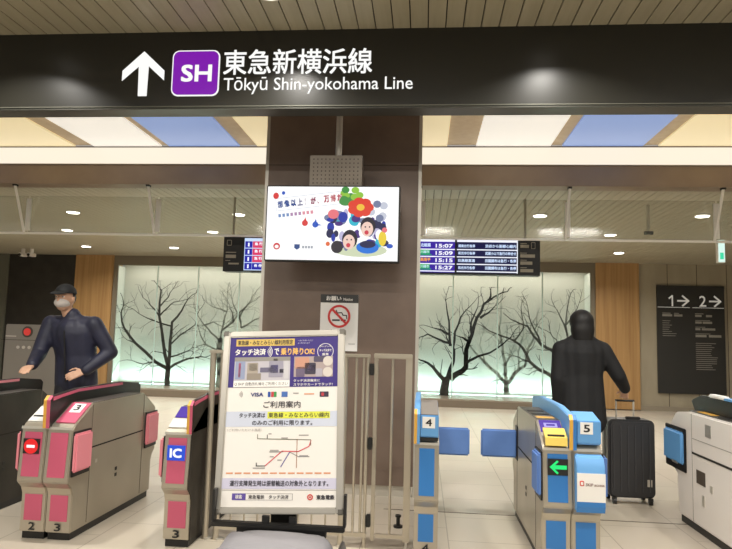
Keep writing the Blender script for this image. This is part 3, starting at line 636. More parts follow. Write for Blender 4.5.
# pink double gate, lanes 2 and 3
t = root('ticket_gate', (-2.45, YM, 0), 'pink fronted steel ticket gate with a red no entry lamp and numbers 2 and 3', 'ticket gate', 'pink ticket gates')
half(t, -2.69, -2.512, PINK, '2', M_STEELD, 'no_entry'); half(t, -2.508, -2.33, PINK, '3', M_STEELD)
deck(t, -2.69, -2.33); fin(t, -2.53, -2.49, PINK, PINK, M_BLACK)
slope_plate(t, 'ticket_slot_plate', -2.68, -2.54, .05, .75, READER); slope_plate(t, 'ticket_slot', -2.67, -2.55, .25, .32, M_BLACK, .008)
rp = slope_plate(t, 'card_reader', -2.475, -2.34, .03, 1.0, PINK, .008); slope_plate(t, 'reader_sticker', -2.445, -2.365, .5, .92, STICK, .010, rp); slope_text(rp, '3', -2.425, -2.385, .58, .84, .013)
flap_pads(t, -2.33, 1, PINKL); flap_pads(t, -2.69, -1, PINKL); side_lines(t, -2.33, 1)
# pink single gate, lane 3
t = root('ticket_gate', (-1.58, YM, 0), 'pink fronted steel ticket gate with a blue IC lamp, beside the railing', 'ticket gate', 'pink ticket gates')
half(t, -1.69, -1.51, PINK, '3', M_STEELD, 'IC'); deck(t, -1.69, -1.53)
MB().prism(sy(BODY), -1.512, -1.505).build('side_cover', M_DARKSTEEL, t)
fin(t, -1.535, -1.505, PINK, PINK, M_DARKSTEEL)
slope_plate(t, 'card_reader', -1.685, -1.55, .03, .42, READER); slope_plate(t, 'reader_screen', -1.68, -1.555, .5, 1.0, VIOL)
flap_pads(t, -1.69, -1, PINKL)
# blue single gate, lane 4
t = root('ticket_gate', (.035, YM, 0), 'narrow blue fronted ticket gate numbered 4 right of the railing gate', 'ticket gate', 'blue ticket gates')
half(t, -.04, .113, BLUE, '4', M_STEELD); deck(t, -.02, .11)
fin(t, -.045, -.012, BLUEL, BLUEL, BLUEL)
rb = MB().prism([(YF+.03, .775), (YF+.005, .79), (YF+.005, .925), (YF+.35, .985), (YF+.35, .89)], -.008, .108).build('card_reader', BLUEL, t, bevel=.004)
MB().plate(-.006, .106, [(YF+.01, .927), (YF+.35, .986)], .004).build('reader_top', mat('reader_grey', srgb(128, 122, 116), .4), t)
st = MB().box(.005, .085, YF+.001, YF+.006, .845, .915).build('reader_sticker', STICK, t); letters('number', INK, st, '4', .025, .065, .858, .902, YF-.001, .03)
MB().box(-.006, .106, YF+.003, YF+.02, .765, .785).build('reader_gap', M_BLACK, t)
MB().box(.113, .385, 5.285, 5.315, .485, .702).build('flap', FLAPB, t, bevel=.012, smooth=True, seg=3)
MB().box(.111, .117, 5.27, 5.33, .47, .715).build('flap_hinge', M_BLACK, t); side_lines(t, .113, 1)
# blue double gate, lanes 4 and 5
t = root('ticket_gate', (.94, YM, 0), 'blue fronted ticket gate with a green arrow lamp and number 5', 'ticket gate', 'blue ticket gates')
half(t, .76, .938, BLUE, None, M_STEELD, 'arrow'); half(t, .942, 1.12, BLUE, None, M_STEELD)
deck(t, .76, 1.12); fin(t, .92, .96, BLUE, BLUEL, BLUEL)
y1 = MB().plate(.775, .91, [(YF+.028, .765), (YF+.03, .80), (YF+.12, .845)], .02).build('ticket_slot_plate', mat('slot_yellow', srgb(228, 200, 96), .4), t)
MB().plate(.79, .895, [(YF+.035, .808), (YF+.045, .813)], .022).build('ticket_slot', M_BLACK, y1)
rs = slope_plate(t, 'reader_screen', .775, .91, .5, .98, VIOL, .01); slope_plate(t, 'screen_mark', .80, .885, .66, .84, emat('screen_pale', srgb(190, 180, 250), .9), .012, rs); slope_plate(t, 'screen_mark_centre', .815, .87, .71, .79, VIOL, .013, rs)
slope_plate(t, 'reader_screen', .968, 1.03, .6, .98, VIOL, .01)
for k in range(3): MB().box(.785, .90, YF+.36+.2*k, YF+.44+.2*k, .893, .896).build('deck_panel', GOLD if k == 0 else M_BLACK, t)
rb = MB().prism([(YF+.03, .775), (YF+.005, .79), (YF+.005, .925), (YF+.20, .965), (YF+.30, .89)], .968, 1.112).build('card_reader', BLUEL, t, bevel=.004)
st = MB().box(.985, 1.062, YF+.001, YF+.006, .845, .918).build('reader_sticker', STICK, t); letters('number', INK, st, '5', 1.005, 1.043, .858, .904, YF-.001, .03)
bl = MB().prism([(YF+.02, .725), (YF-.025, .712), (YF-.055, .66), (YF-.06, .55), (YF-.055, .42), (YF-.04, .385), (YF+.01, .385)], .95, 1.118).build('code_reader', BLUEL, t, bevel=.006, smooth=True)
MB().plate(.9495, 1.1185, [(YF-.056, .45), (YF-.0605, .55), (YF-.0575, .62)], .004).build('reader_band', STICK, bl)
MB().plate(.9495, 1.1185, [(YF-.0395, .384), (YF-.0555, .42), (YF-.0565, .45)], .003).build('reader_lower', BLUE, bl)
QR = mat('logo_red', srgb(205, 60, 50), .4)
q = MB(); q.rrect(.965, .99, .545, .575, .006, YF-.067, YF-.064); q.build('logo', QR, bl)
MB().rrect(.970, .985, .551, .569, .004, YF-.069, YF-.067).build('logo_centre', STICK, bl)
letters('band_letters', mat('band_grey', srgb(150, 120, 115), .5), bl, 'SKIP access', 1.0, 1.11, .545, .563, YF-.067, .02)
flap_pads(t, .76, -1, FLAPB, True, False)
MB().box(.475, .76, 5.285, 5.315, .485, .702).build('flap', FLAPB, t, bevel=.012, smooth=True, seg=3)
MB().box(.754, .762, 5.25, 5.36, .47, .735).build('flap_hinge', M_BLACK, t); side_lines(t, .76, -1); flap_pads(t, 1.12, 1, FLAPB)
# white gate at the right edge
WG = mat('gate_white', srgb(232, 226, 220), .35)
t = root('ticket_gate', (2.32, YM, 0), 'white bodied ticket gate with blue flap at the right picture edge', 'ticket gate')
wb = [(YF-.03, .05), (YF-.06, .36), (YF-.26, .44), (YF-.27, .68), (YF-.07, .86), (YF+.20, .89)]
MB().prism(sy(wb), 2.1, 2.52).build('cabinet_shell', WG, t, bevel=.012, smooth=True)
MB().box(2.108, 2.51, YF+.0, YB-.0, 0, .05).build('kick_plate', M_BLACK, t)
MB().box(2.12, 2.50, YF+.2, YB-.16, .885, .90).build('top_deck', DECK, t, bevel=.004)
MB().box(2.125, 2.18, YB-.55, YB-.30, .899, .903).build('deck_plate', GOLD, t); MB().box(2.125, 2.18, YB-.95, YB-.65, .899, .903).build('deck_plate', M_BLACK, t)
MB().prism([(YF+.1, .87), (YF+.02, .97), (YF+.2, 1.02), (YB-.2, 1.02), (YB-.02, .97), (YB-.1, .87)], 2.19, 2.235).build('sensor_fin', M_BLACK, t, bevel=.01)
MB().box(2.185, 2.24, YF+.45, YB-.62, 1.018, 1.035).build('fin_cap', BLUEL, t); MB().box(2.185, 2.24, YB-.60, YB-.36, 1.018, 1.045).build('fin_end', STICK, t, bevel=.008)
for y0, y1 in ((YF-.25, YF+.13), (YB-.13, YB+.25)):
    MB().box(2.088, 2.10, y0-.02, y1+.02, .40, .745).build('flap_recess', M_BLACK, t, bevel=.01)
    MB().box(2.062, 2.10, y0, y1, .46, .715).build('flap', BLUEL, t, bevel=.016, smooth=True, seg=3)
MB().box(2.075, 2.10, YB+.0, YB+.10, .448, .475).build('flap_latch', M_STEEL, t, bevel=.004)
MB().box(2.097, 2.1, YF+.26, YB-.25, .574, .59).build('side_joint', M_GAP, t); MB().box(2.098, 2.1, YF+.26, YB-.25, .69, .694).build('panel_joint', mat('joint_pale', srgb(150, 144, 138), .5), t)
MB().box(2.098, 2.1, YB-.255, YB-.25, .06, .88).build('panel_joint', mat('joint_pale', srgb(150, 144, 138), .5), t)
MB().box(2.096, 2.1, YB-.48, YB-.33, .37, .47).build('side_window', mat('window_bronze', srgb(92, 82, 72), .3, .3), t)
MB().box(2.096, 2.1, YB-.60, YB-.56, .35, .40).build('lock', M_STEEL, t); MB().box(2.096, 2.1, YB-.46, YB-.42, .22, .30).build('lock', M_STEEL, t)
MB().box(2.096, 2.1, YB-.59, YB-.50, .74, .83).build('side_badge', mat('badge_grey', srgb(170, 166, 160), .35, .4), t)
# steel gate at the left edge, dark reflections put into its colour
t = root('ticket_gate', (-3.42, YM, 0), 'steel ticket gate, dark reflection put into its colour, at the left picture edge, only its flank seen', 'ticket gate')
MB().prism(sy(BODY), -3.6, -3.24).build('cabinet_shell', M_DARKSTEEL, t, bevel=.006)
MB().box(-3.59, -3.25, YF+.09, YB-.09, 0, .05).build('kick_plate', M_BLACK, t)
deck(t, -3.6, -3.24); fin(t, -3.44, -3.40, PINK, PINKL, M_BLACK); side_lines(t, -3.24, 1)

# ------------------------------------------------------------------ railing and its gate
FY = 4.45
t = root('railing', (-.93, FY, 0), 'brushed steel railing of thin vertical bars behind the sign stand', 'railing')
for x in (-1.475, -1.40, -.535): MB().tube((x, FY, 0), (x, FY, 1.275), .021, n=16).build('post', M_RAIL, t, smooth=True)
MB().box(-1.50, -.36, FY-.022, FY+.022, 1.268, 1.292).build('top_rail', M_RAIL, t, bevel=.004)
MB().box(-1.40, -.36, FY-.012, FY+.012, .07, .095).build('bottom_rail', M_RAIL, t)
for i in range(9): 
    x = -1.30+.094*i
    MB().tube((x, FY, .09), (x, FY, 1.27), .006, n=10).build('bar', M_RAIL, t, smooth=True)
for x in (-.455, -.405): MB().tube((x, FY, .09), (x, FY, 1.27), .009, n=10).build('bar', M_RAIL, t, smooth=True)
MB().tube((-.375, FY, 0), (-.375, FY, 1.27), .012).build('post', M_RAIL, t, smooth=True)
for x in (-1.455, -1.37, -.535): MB().tube((x, FY, 0), (x, FY, .012), .03).build('floor_flange', M_STEEL, t)
t = root('railing_gate', (-.21, FY, .06), 'narrow hinged steel gate leaf with one thin bar, left of gate 4', 'gate')
MB().box(-.332, -.306, FY-.015, FY+.015, .05, 1.285).build('stile', M_RAIL, t, bevel=.004); MB().box(-.115, -.07, FY-.015, FY+.015, .05, 1.285).build('stile', M_RAIL, t, bevel=.004)
MB().box(-.335, -.07, FY-.02, FY+.02, 1.265, 1.30).build('top_rail', M_RAIL, t, bevel=.004); MB().box(-.30, -.11, FY-.012, FY+.012, .07, .095).build('bottom_rail', M_RAIL, t)
MB().tube((-.205, FY, .09), (-.205, FY, 1.27), .009, n=10).build('bar', M_RAIL, t, smooth=True)
for z in (1.19, .69, .18): MB().box(-.362, -.333, FY-.03, FY+.012, z-.04, z+.04).build('hinge', M_BLACK, t, bevel=.004)
MB().box(-.10, -.085, FY-.012, FY+.012, 0, .05).build('drop_bolt', M_STEEL, t)
t = root('door_stop', (-.163, 4.95, 0), 'small black floor stop post standing behind the railing gate', 'door stop')
MB().tube((-.163, 4.95, 0), (-.163, 4.95, .015), .035).build('base', M_BLACK, t)
MB().tube((-.163, 4.95, .015), (-.163, 4.95, .075), .014).build('post', M_BLACK, t)
MB().tube((-.163, 4.95, .075), (-.163, 4.95, .09), .022).build('cap', M_BLACK, t)

# ------------------------------------------------------------------ poster stand
t = root('poster_stand', (-.65, 3.0, 0), 'tilted aluminium poster stand with a purple headed contactless payment poster', 'sign stand')
PM = Matrix.Translation((-.65, 2.98, .595)) @ Matrix.Rotation(R(-2.6), 4, 'Y') @ Matrix.Rotation(R(-11.5), 4, 'X')
def pb(name, mb, m, parent=None, **k): return mb.build(name, m, parent or t, mtx=PM, **k)
ALU = mat('aluminium', srgb(205, 200, 190), .35, .75)
pb('back_board', MB().box(-.295, .295, .003, .018, .008, .847), mat('board_back', srgb(120, 118, 112), .5))
for (a, b, c, d) in ((-.3025, -.27, 0, .855), (.27, .3025, 0, .855)): pb('frame_side', MB().box(a, b, -.012, .02, c, d), ALU, bevel=.005)
for (c, d) in ((0, .03), (.825, .855)): pb('frame_rail', MB().box(-.27, .27, -.012, .02, c, d), ALU, bevel=.005)
for sx in (-1, 1):
    for z in (.012, .843): pb('corner_cap', MB().box(sx*.29-.016, sx*.29+.016, -.015, .022, z-.015, z+.015), mat('corner_dark', srgb(120, 116, 108), .4, .5), bevel=.005)
paper = pb('poster', MB().box(-.271, .271, -.001, .003, .029, .826), mat('poster_paper', srgb(238, 234, 228), .35))
def U(u): return -.27+.54*u
def V(v): return .825-.795*v
PU = mat('poster_purple', srgb(58, 42, 126), .4); YE = mat('poster_yellow', srgb(222, 190, 100), .4); PWT = mat('poster_white', srgb(246, 244, 240), .4); PT = mat('poster_ink', srgb(45, 42, 52), .5); LB = mat('poster_pale_blue', srgb(206, 212, 228), .4); LV = mat('poster_lavender', srgb(206, 204, 224), .4)
TYE = mat('poster_title_yellow', srgb(248, 196, 110), .4); HL = mat('poster_highlight', srgb(226, 230, 80), .4); OR = mat('poster_orange', srgb(220, 150, 110), .5); GT = mat('poster_grey', srgb(165, 160, 158), .5)
def rect(name, u0, u1, v0, v1, m, y=-.002, r=0):
    mb = MB()
    if r: mb.rrect(U(u0), U(u1), V(v1), V(v0), r, y-.0006, y)
    else: mb.box(U(u0), U(u1), y-.0006, y, V(v1), V(v0))
    return pb(name, mb, m, paper)
def pt(s, u0, u1, v0, v1, m, y=-.0042, bold=.012): return pb('poster_letters', text(MB(), s, U(u0), U(u1), V(v1), V(v0), y, bold), m, paper)
rect('poster_header', 0, 1, 0, .31, PU)
rect('header_strip', .055, .60, .012, .055, YE, -.003); pt('東急線・みなとみらい線利用限定', .07, .585, .018, .049, PT)
pt('一部ご利用いただけ', .63, .77, .02, .03, LV, bold=0); pt('ない駅があります', .63, .74, .036, .046, LV, bold=0)
pt('タッチ決済', .05, .335, .072, .113, PWT, bold=.025); pt('で', .415, .458, .072, .113, PWT, bold=.025); pt('乗り降りOK!', .475, .785, .07, .115, TYE, bold=.022)
wv = MB()
for k in range(4):
    r0 = .006+.007*k; c = (U(.345), V(.092))
    wv.line([(c[0]+r0*math.cos(R(a)), c[1]+r0*math.sin(R(a))*1.2) for a in range(-55, 56, 22)], .003, -.0036, -.003)
pb('contactless_waves', wv, PWT, paper)
pb('round_badge', MB().disc(U(.885), V(.095), .040, -.0036, -.003, 28, r0=.0375), PWT, paper)
for s, a, b, c, d in (('クレジット', .835, .935, .058, .07), ('タッチ決済で', .83, .94, .08, .097), ('乗車', .855, .915, .105, .122)): pt(s, a, b, c, d, PWT)
# first picture: gate machines in a bright hall
pic = rect('picture', .05, .565, .125, .31, mat('pic_base', srgb(196, 192, 200), .45), -.003)
for (u0, u1, v0, v1, c) in ((.05, .565, .125, .15, (150, 146, 140)), (.06, .15, .15, .26, (150, 160, 190)), (.09, .11, .16, .25, (210, 100, 130)), (.17, .27, .16, .225, (170, 160, 148)), (.19, .26, .165, .21, (196, 186, 170)), (.17, .30, .225, .265, (150, 140, 128)),
                         (.29, .40, .19, .22, (110, 106, 130)), (.37, .50, .15, .25, (160, 156, 172)), (.385, .455, .175, .225, (92, 86, 130)), (.47, .505, .20, .225, (50, 46, 60)), (.41, .45, .135, .15, (70, 60, 60)), (.51, .55, .15, .26, (206, 204, 208))):
    rect('picture_patch', u0, u1, v0, v1, mat('pic_%d_%d_%d' % c, srgb(*c), .45), -.0042, .003)
rect('picture_caption', .05, .565, .27, .308, PWT, -.0045); pt('Q SKIP 自動改札機をご利用ください', .06, .55, .279, .301, PT, -.0056, 0)
pic = rect('picture', .60, .955, .125, .25, mat('pic_base2', srgb(176, 160, 158), .45), -.003)
for (u0, u1, v0, v1, c) in ((.61, .74, .13, .20, (204, 150, 128)), (.62, .70, .19, .25, (110, 96, 120)), (.70, .80, .165, .235, (60, 54, 72)), (.72, .79, .18, .215, (130, 116, 150)), (.78, .90, .125, .16, (86, 78, 100)), (.80, .86, .20, .25, (178, 172, 182))):
    rect('picture_patch', u0, u1, v0, v1, mat('pic_%d_%d_%d' % c, srgb(*c), .45), -.0042, .006)
for v in (.155, .222): pb('picture_disc', MB().disc(U(.91), V(v), .024, -.0056, -.005, 24), mat('pic_disc', srgb(214, 206, 198), .45), paper)
pt('タッチ決済端末に', .60, .84, .264, .281, PWT); pt('スマホやカードでタッチ!', .60, .955, .288, .305, PWT)
# payment marks row
wv = MB()
for k in range(3):
    r0 = .006+.006*k; wv.line([(U(.12)-.008+r0*math.cos(R(a)), V(.352)+r0*math.sin(R(a))) for a in range(-50, 51, 25)], .003, -.0026, -.002)
pb('contactless_mark', wv, GT, paper)
pt('VISA', .215, .33, .343, .366, mat('mark_navy', srgb(40, 50, 120), .4), bold=.03)
for u, c in ((.37, (40, 80, 160)), (.40, (200, 60, 70)), (.425, (60, 150, 80))): rect('payment_mark', u, u+.025, .338, .37, mat('mk%d%d%d' % c, srgb(*c), .4), -.002, .003)
rect('payment_mark', .495, .55, .338, .37, mat('mk_blue', srgb(70, 110, 180), .4))
rect('payment_mark', .60, .65, .345, .352, GT); rect('payment_mark', .70, .79, .35, .357, OR); rect('payment_mark', .84, .92, .34, .372, mat('mk_dark', srgb(60, 50, 70), .4), -.002, .003); rect('payment_mark_dot', .855, .88, .346, .366, mat('mk_red', srgb(190, 60, 70), .4), -.003, .004)
pt('ご利用案内', .335, .67, .395, .435, PT, bold=.008)
rect('pale_band', 0, 1, .455, .545, LB); pt('タッチ決済は', .12, .355, .463, .493, PT)
rect('highlight', .375, .935, .458, .498, HL, -.003); pt('東急線・みなとみらい線内', .385, .925, .464, .493, PT)
pt('のみのご利用に限ります。', .24, .78, .508, .538, PT)
pt('（ご利用いただける路線）', .02, .33, .556, .572, GT, bold=0)
# route diagram
def q(X, Y): return (U((205+X/4.613-224)/112), V((430+Y/4.613-339)/168))
for n_, pts_, c, wd in (('route_line', [(240, 38), (240, 57), (485, 63), (485, 88)], (110, 112, 90), .003), ('route_line', [(285, 40), (285, 57)], (60, 60, 60), .003), ('route_line', [(240, 165), (240, 178), (280, 178)], (60, 60, 60), .004),
                      ('route_line', [(486, 66), (478, 92), (430, 115), (355, 113), (280, 178)], (214, 70, 80), .004), ('route_line', [(298, 116), (360, 116)], (110, 110, 110), .003), ('route_line', [(390, 118), (352, 182)], (90, 80, 150), .004),
                      ('route_line', [(423, 60), (423, 186)], (170, 120, 90), .003), ('route_line', [(392, 118), (430, 137), (480, 137)], (130, 130, 130), .003)):
    pb(n_, MB().line([q(*p_) for p_ in pts_], wd, -.003, -.002), mat('rt_%d_%d_%d' % c, srgb(*c), .5), paper)
for (X, Y, W_) in ((290, 33, 14), (350, 52, 30), (300, 107, 40), (225, 185, 55), (430, 40, 45), (435, 131, 40), (335, 150, 20), (300, 135, 18)):
    a, b = q(X, Y), q(X+W_, Y+5); pb('station_mark', MB().box(a[0], b[0], -.0026, -.002, b[1], a[1]), GT, paper)
for k in range(12): rect('fine_print', .03+.078*k, .03+.078*k+.06, .808, .816, OR)
rect('lavender_band', 0, 1, .84, .90, LV); pt('運行支障発生時は振替輸送の対象外となります。', .07, .93, .853, .885, PT, bold=.012)
rect('rule', 0, 1, .906, .908, GT)
rect('search_label', .095, .215, .925, .962, mat('poster_violet', srgb(96, 78, 160), .4)); pt('検索', .125, .185, .932, .955, PWT)
fb = MB()
for a, b, c, d in ((.215, .625, .925, .927), (.215, .625, .960, .962), (.62, .625, .925, .962)): fb.box(U(a), U(b), -.0026, -.002, V(d), V(c))
pb('search_box', fb, GT, paper); pt('東急電鉄　タッチ決済', .24, .59, .933, .955, PT)
pb('logo_ring', MB().disc(U(.775), V(.945), .0135, -.003, -.002, 20, r0=.008), QR, paper); pb('logo_core', MB().disc(U(.775), V(.945), .0045, -.003, -.002, 12), QR, paper)
pt('東急電鉄', .83, .985, .932, .958, PT, bold=.03)
# carrier below the frame
MB().box(-.945, -.335, 2.93, 2.97, .540, .562).build('carrier_bar', M_BLACK, t, bevel=.004)
MB().box(-.83, -.42, 2.94, 2.98, .505, .542).build('carrier_bracket', M_BLACK, t, bevel=.004)
for x in (-.945, -.34):
    MB().box(x-.004, x+.008, 2.945, 2.985, .56, .70).build('side_clamp', M_BLACK, t)
for x in (-.70, -.575): MB().box(x-.016, x+.016, 2.95, 2.968, .555, .592).build('tab', M_BLACK, t)
pb('spine', MB().box(-.05, .05, .022, .05, .02, .8), M_BLACK); MB().box(-.70, -.58, 3.06, 3.10, .085, .80).build('post', M_BLACK, t)
MB().box(-.86, -.42, 2.55, 3.25, .055, .085).build('base_plate', M_BLACK, t, bevel=.006)
for x in (-.83, -.45):
    for y in (2.6, 3.2):
        c = MB().box(x-.012, x+.012, y-.02, y+.02, .03, .056).build('caster_fork', M_STEEL, t); MB().tube((x-.014, y, .028), (x+.014, y, .028), .028).build('wheel', M_BLACK, c)
# grey cover standing on the base, wrapped over its weights
def cover():
    rnd = random.Random(3); mb = MB(); bm = mb.bm
    lv = [(.09, .245, .20), (.20, .245, .198), (.32, .248, .195), (.45, .246, .192), (.51, .235, .182), (.54, .215, .16), (.552, .16, .11)]
    N = 48; prev = None; cx, cy = -.615, 2.74
    for li, (z, a, b) in enumerate(lv):
        ring = []
        for i in range(N):
            th = 2*math.pi*i/N; c, s = math.cos(th), math.sin(th); e = .38
            fold = .006*math.sin(7*th+1.3)+.004*math.sin(13*th)
            x = cx+(a+fold)*math.copysign(abs(c)**e, c); y = cy+(b+fold)*math.copysign(abs(s)**e, s)
            ring.append(bm.verts.new((x, y, z+(.004*math.sin(5*th) if li > 3 else 0))))
        if prev:
            for i in range(N): bm.faces.new([prev[i], prev[(i+1) % N], ring[(i+1) % N], ring[i]])
        else: bm.faces.new(ring[::-1])
        prev = ring
    top = bm.verts.new((cx+.02, cy, .555))
    for i in range(N): bm.faces.new([prev[i], prev[(i+1) % N], top])
    return mb
tag(cover().build('weight_cover', noise_mat('cover_grey', srgb(142, 140, 144), srgb(124, 122, 126), (1, 1, 1), .6, 0, 5, bump=.25), smooth='all'), 'pale grey fabric covered weight on the base of the poster stand', 'cover')
t2 = root('folded_bag', (-.345, 2.82, .09), 'small dark folded sheet tucked at the right side of the grey cover', 'bag')
mb = MB(); mb.prism([(-.352, .09), (-.325, .09), (-.325, .30), (-.315, .46), (-.335, .52), (-.352, .5)], 2.64, 2.92, 'Y'); mb.build('sheet', noise_mat('bag_dark', srgb(98, 94, 90), srgb(70, 67, 64), (1, 1, 1), .45, 0, bump=.4), t2, bevel=.006)

# ------------------------------------------------------------------ suitcase
SU = mat('suitcase_black', srgb(44, 44, 46), .4); SUR = mat('suitcase_rib', srgb(58, 58, 60), .4)
t = root('suitcase', (1.885, 6.1, 0), 'large black upright suitcase pulled by the person in the black coat', 'suitcase')
MB().rrect(1.66, 2.065, .055, .735, .05, 5.99, 6.21, 6).build('shell', SU, t, bevel=.02, smooth=True)
for k in range(6): MB().box(1.70+.062*k, 1.71+.062*k, 5.982, 5.995, .11, .68).build('rib', SUR, t)
MB().box(1.656, 2.069, 6.094, 6.106, .07, .72).build('zip_band', M_BLACK, t)
for x in (1.775, 1.93): MB().tube((x, 6.15, .73), (x, 6.15, .890), .008).build('telescopic_tube', M_STEEL, t)
MB().tube((1.768, 6.15, .890), (1.937, 6.15, .890), .010).build('grip', M_BLACK, t)
MB().box(1.82, 1.95, 6.02, 6.05, .735, .76).build('carry_handle', M_BLACK, t, bevel=.006)
for x in (1.71, 2.02):
    for y in (6.0, 6.2):
        c = MB().box(x-.018, x+.018, y-.018, y+.018, .035, .06).build('wheel_fork', M_BLACK, t); MB().tube((x-.014, y, .026), (x+.014, y, .026), .026).build('wheel', M_BLACK, c)
MB().box(1.99, 2.03, 5.983, 5.992, .16, .22).build('badge', M_STEEL, t)

# ------------------------------------------------------------------ people
def remesh(mb, voxel, smooth=4):
    me = bpy.data.meshes.new('r'); bmesh.ops.recalc_face_normals(mb.bm, faces=mb.bm.faces[:]); mb.bm.to_mesh(me); mb.bm.free()
    o = bpy.data.objects.new('r', me); COL.objects.link(o)
    m = o.modifiers.new('r', 'REMESH'); m.mode = 'VOXEL'; m.voxel_size = voxel; m.use_smooth_shade = True
    if smooth: s = o.modifiers.new('s', 'SMOOTH'); s.iterations = smooth; s.factor = .5
    dg = bpy.context.evaluated_depsgraph_get(); dg.update()
    out = bpy.data.meshes.new_from_object(o.evaluated_get(dg)); bpy.data.objects.remove(o); bpy.data.meshes.remove(me)
    r = MB(); r.bm.from_mesh(out); bpy.data.meshes.remove(out)
    return r
def chain(mb, pts, rs):
    for a, b, r1, r2 in zip(pts, pts[1:], rs, rs[1:]): mb.cap(a, b, r1, r2)
def hand(mb, wrist, d, palm_n, curl):
    """palm, four unequal fingers and a thumb from the side of the palm; d points to the fingertips, palm_n out of the palm"""
    d = Vector(d).normalized(); n = Vector(palm_n); n = (n-d*n.dot(d)).normalized(); s = d.cross(n)
    w0 = Vector(wrist)
    for k in (-1, 0, 1): mb.cap(w0+s*.012*k, w0+d*.085+s*.024*k, .014, .013)
    for k, (off, L) in enumerate(((-.030, .068), (-.010, .078), (.010, .074), (.029, .058))):
        p = w0+d*.088+s*off; a = 0; r = .0088
        for j, f in enumerate((.45, .32, .23)):
            a += curl*(.7, 1, .8)[j]; v = d*math.cos(a)+n*math.sin(a); e = p+v*L*f; mb.cap(p, e, r, r*.92); p = e; r *= .92
    p = w0+d*.03-s*.028
    for v, L, r in ((d*.6-s*.75+n*.25, .035, .011), (d*.8-s*.25+n*.5, .03, .0095), (d*.75+n*.6, .024, .0085)):
        e = p+v.normalized()*L; mb.cap(p, e, r, r*.9); p = e
def person(loc, rotz, label, sk, arms, hd, skin, clothes):
    L = Vector(loc); t = root('person', loc, label, 'person')
    P = lambda p: L+Vector(p)
    hx, hy, hz = hd; hc = Vector(hd)
    b = MB()
    chain(b, [P((0, .01, .95)), P((sk[0]*.3, 0, 1.12)), P((sk[0]*.8, sk[1]*.7, 1.32))], [.115, .10, .12])
    for s in (-1, 1): b.cap(P((s*.07, .01, .95)), P((s*.085+sk[0]*.8, sk[1]*.7, 1.33)), .08, .085)
    b.cap(P((sk[0]-.14, sk[1], clothes['jacket'].get('sz', 1.41))), P((sk[0]+.14, sk[1], clothes['jacket'].get('sz', 1.41))), .05, .05)
    b.cap(P((sk[0], sk[1], 1.40)), P((hx, hy+.02, hz-.08)), .055, .05)
    b.ell(P(hd), (.076, .094, .112), 20, 14); b.ell(P((hx, hy-.025, hz-.07)), (.055, .062, .05), 16, 10)
    b.cap(P((hx, hy-.092, hz+.01)), P((hx, hy-.110, hz-.028)), .008, .013)
    for s in (-1, 1):
        b.ell(P((hx+s*.078, hy+.008, hz-.012)), (.010, .018, .03), 10, 8)
        b.ell(P((hx+s*.032, hy-.084, hz+.025)), (.024, .010, .007), 10, 6)
    b.ell(P((hx, hy-.082, hz-.068)), (.022, .010, .006), 10, 6)
    for A in arms:
        chain(b, [P(p) for p in A['j']], [.05, .038, .026]); hand(b, P(A['j'][2]), A['d'], A['n'], A['c'])
    for s, (k, a) in zip((-1, 1), clothes['legs']):
        chain(b, [P((s*.09, .01, .92)), P(k), P(a)], [.08, .055, .04]); b.cap(P(a)-Vector((0, 0, .03)), P((a[0]+s*.015, a[1]-.13, .03)), .035, .028)
    remesh(b, .0068, 2).build('body', skin, t, smooth='all')
    for s in (-1, 1):
        e = MB().ell(P((hx+s*.031, hy-.083, hz+.008)), (.013, .010, .008), 12, 8).build('eye', M_WHITE, t, smooth='all')
        MB().ell(P((hx+s*.031, hy-.0905, hz+.008)), (.006, .004, .006), 10, 6).build('iris', M_BLACK, e, smooth='all')
    J = clothes['jacket']; j = MB(); g = J['g']
    chain(j, [P((0, .01, J['hem'])), P((sk[0]*.3, 0, 1.12)), P((sk[0]*.8, sk[1]*.7, 1.32))], [J['hr'], .115+g, .135+g])
    for s in (-1, 1): chain(j, [P((s*.08, .01, J['hem'])), P((s*.08+sk[0]*.3, 0, 1.12)), P((s*.095+sk[0]*.8, sk[1]*.7, 1.33))], [J['hr']*.85, .085+g, .095+g])
    j.cap(P((sk[0]-.15, sk[1], J.get('sz', 1.405))), P((sk[0]+.15, sk[1], J.get('sz', 1.405))), .06+g*.6, .06+g*.6)
    for s in (-1, 1): j.cap(P((sk[0]+s*.05, sk[1], 1.43)), P((sk[0]+s*.16, sk[1], J.get('sz', 1.405)-.005)), .065, .06)
    j.cap(P((sk[0], sk[1], 1.42)), P((sk[0], sk[1]-.005, 1.475)), .085, .075)
    for A in arms:
        q = [Vector(p) for p in A['j']]; q[2] = q[1]+(q[2]-q[1])*.93
        chain(j, [P(p) for p in q], [.062+g*.8, .052+g*.7, .040+g*.5])
    jk = remesh(j, .012, 6).build('jacket', J['m'], t, smooth='all')
    if J.get('zip'):
        MB().tube(P((sk[0]*.1, -.105-g-J['hr']*.28, J['hem']+.02)), P((sk[0]*.8, sk[1]*.7-.132-g, 1.34)), .006).build('zip', M_BLACK, jk)
    tr = MB(); tr.cap(P((-.05, .01, .93)), P((.05, .01, .93)), .12, .12)
    for s, (k, a) in zip((-1, 1), clothes['legs']): chain(tr, [P((s*.085, .01, .90)), P(k), P((a[0], a[1], .10))], [.105, .078, .068])
    remesh(tr, .012, 4).build('trousers', clothes['trouser'], t, smooth='all')
    for s, (k, a) in zip((-1, 1), clothes['legs']):
        sh = MB(); sh.cap(P((a[0], a[1]+.03, .047)), P((a[0]+s*.015, a[1]-.14, .042)), .046, .041); sh.box(L.x+a[0]-.035, L.x+a[0]+.035, L.y+a[1]-.14, L.y+a[1]+.05, .0, .03)
        remesh(sh, .008, 2).build('shoe', M_BLACK, t, smooth='all')
    return t, P
SKIN_M = mat('skin', srgb(214, 170, 142), .5)
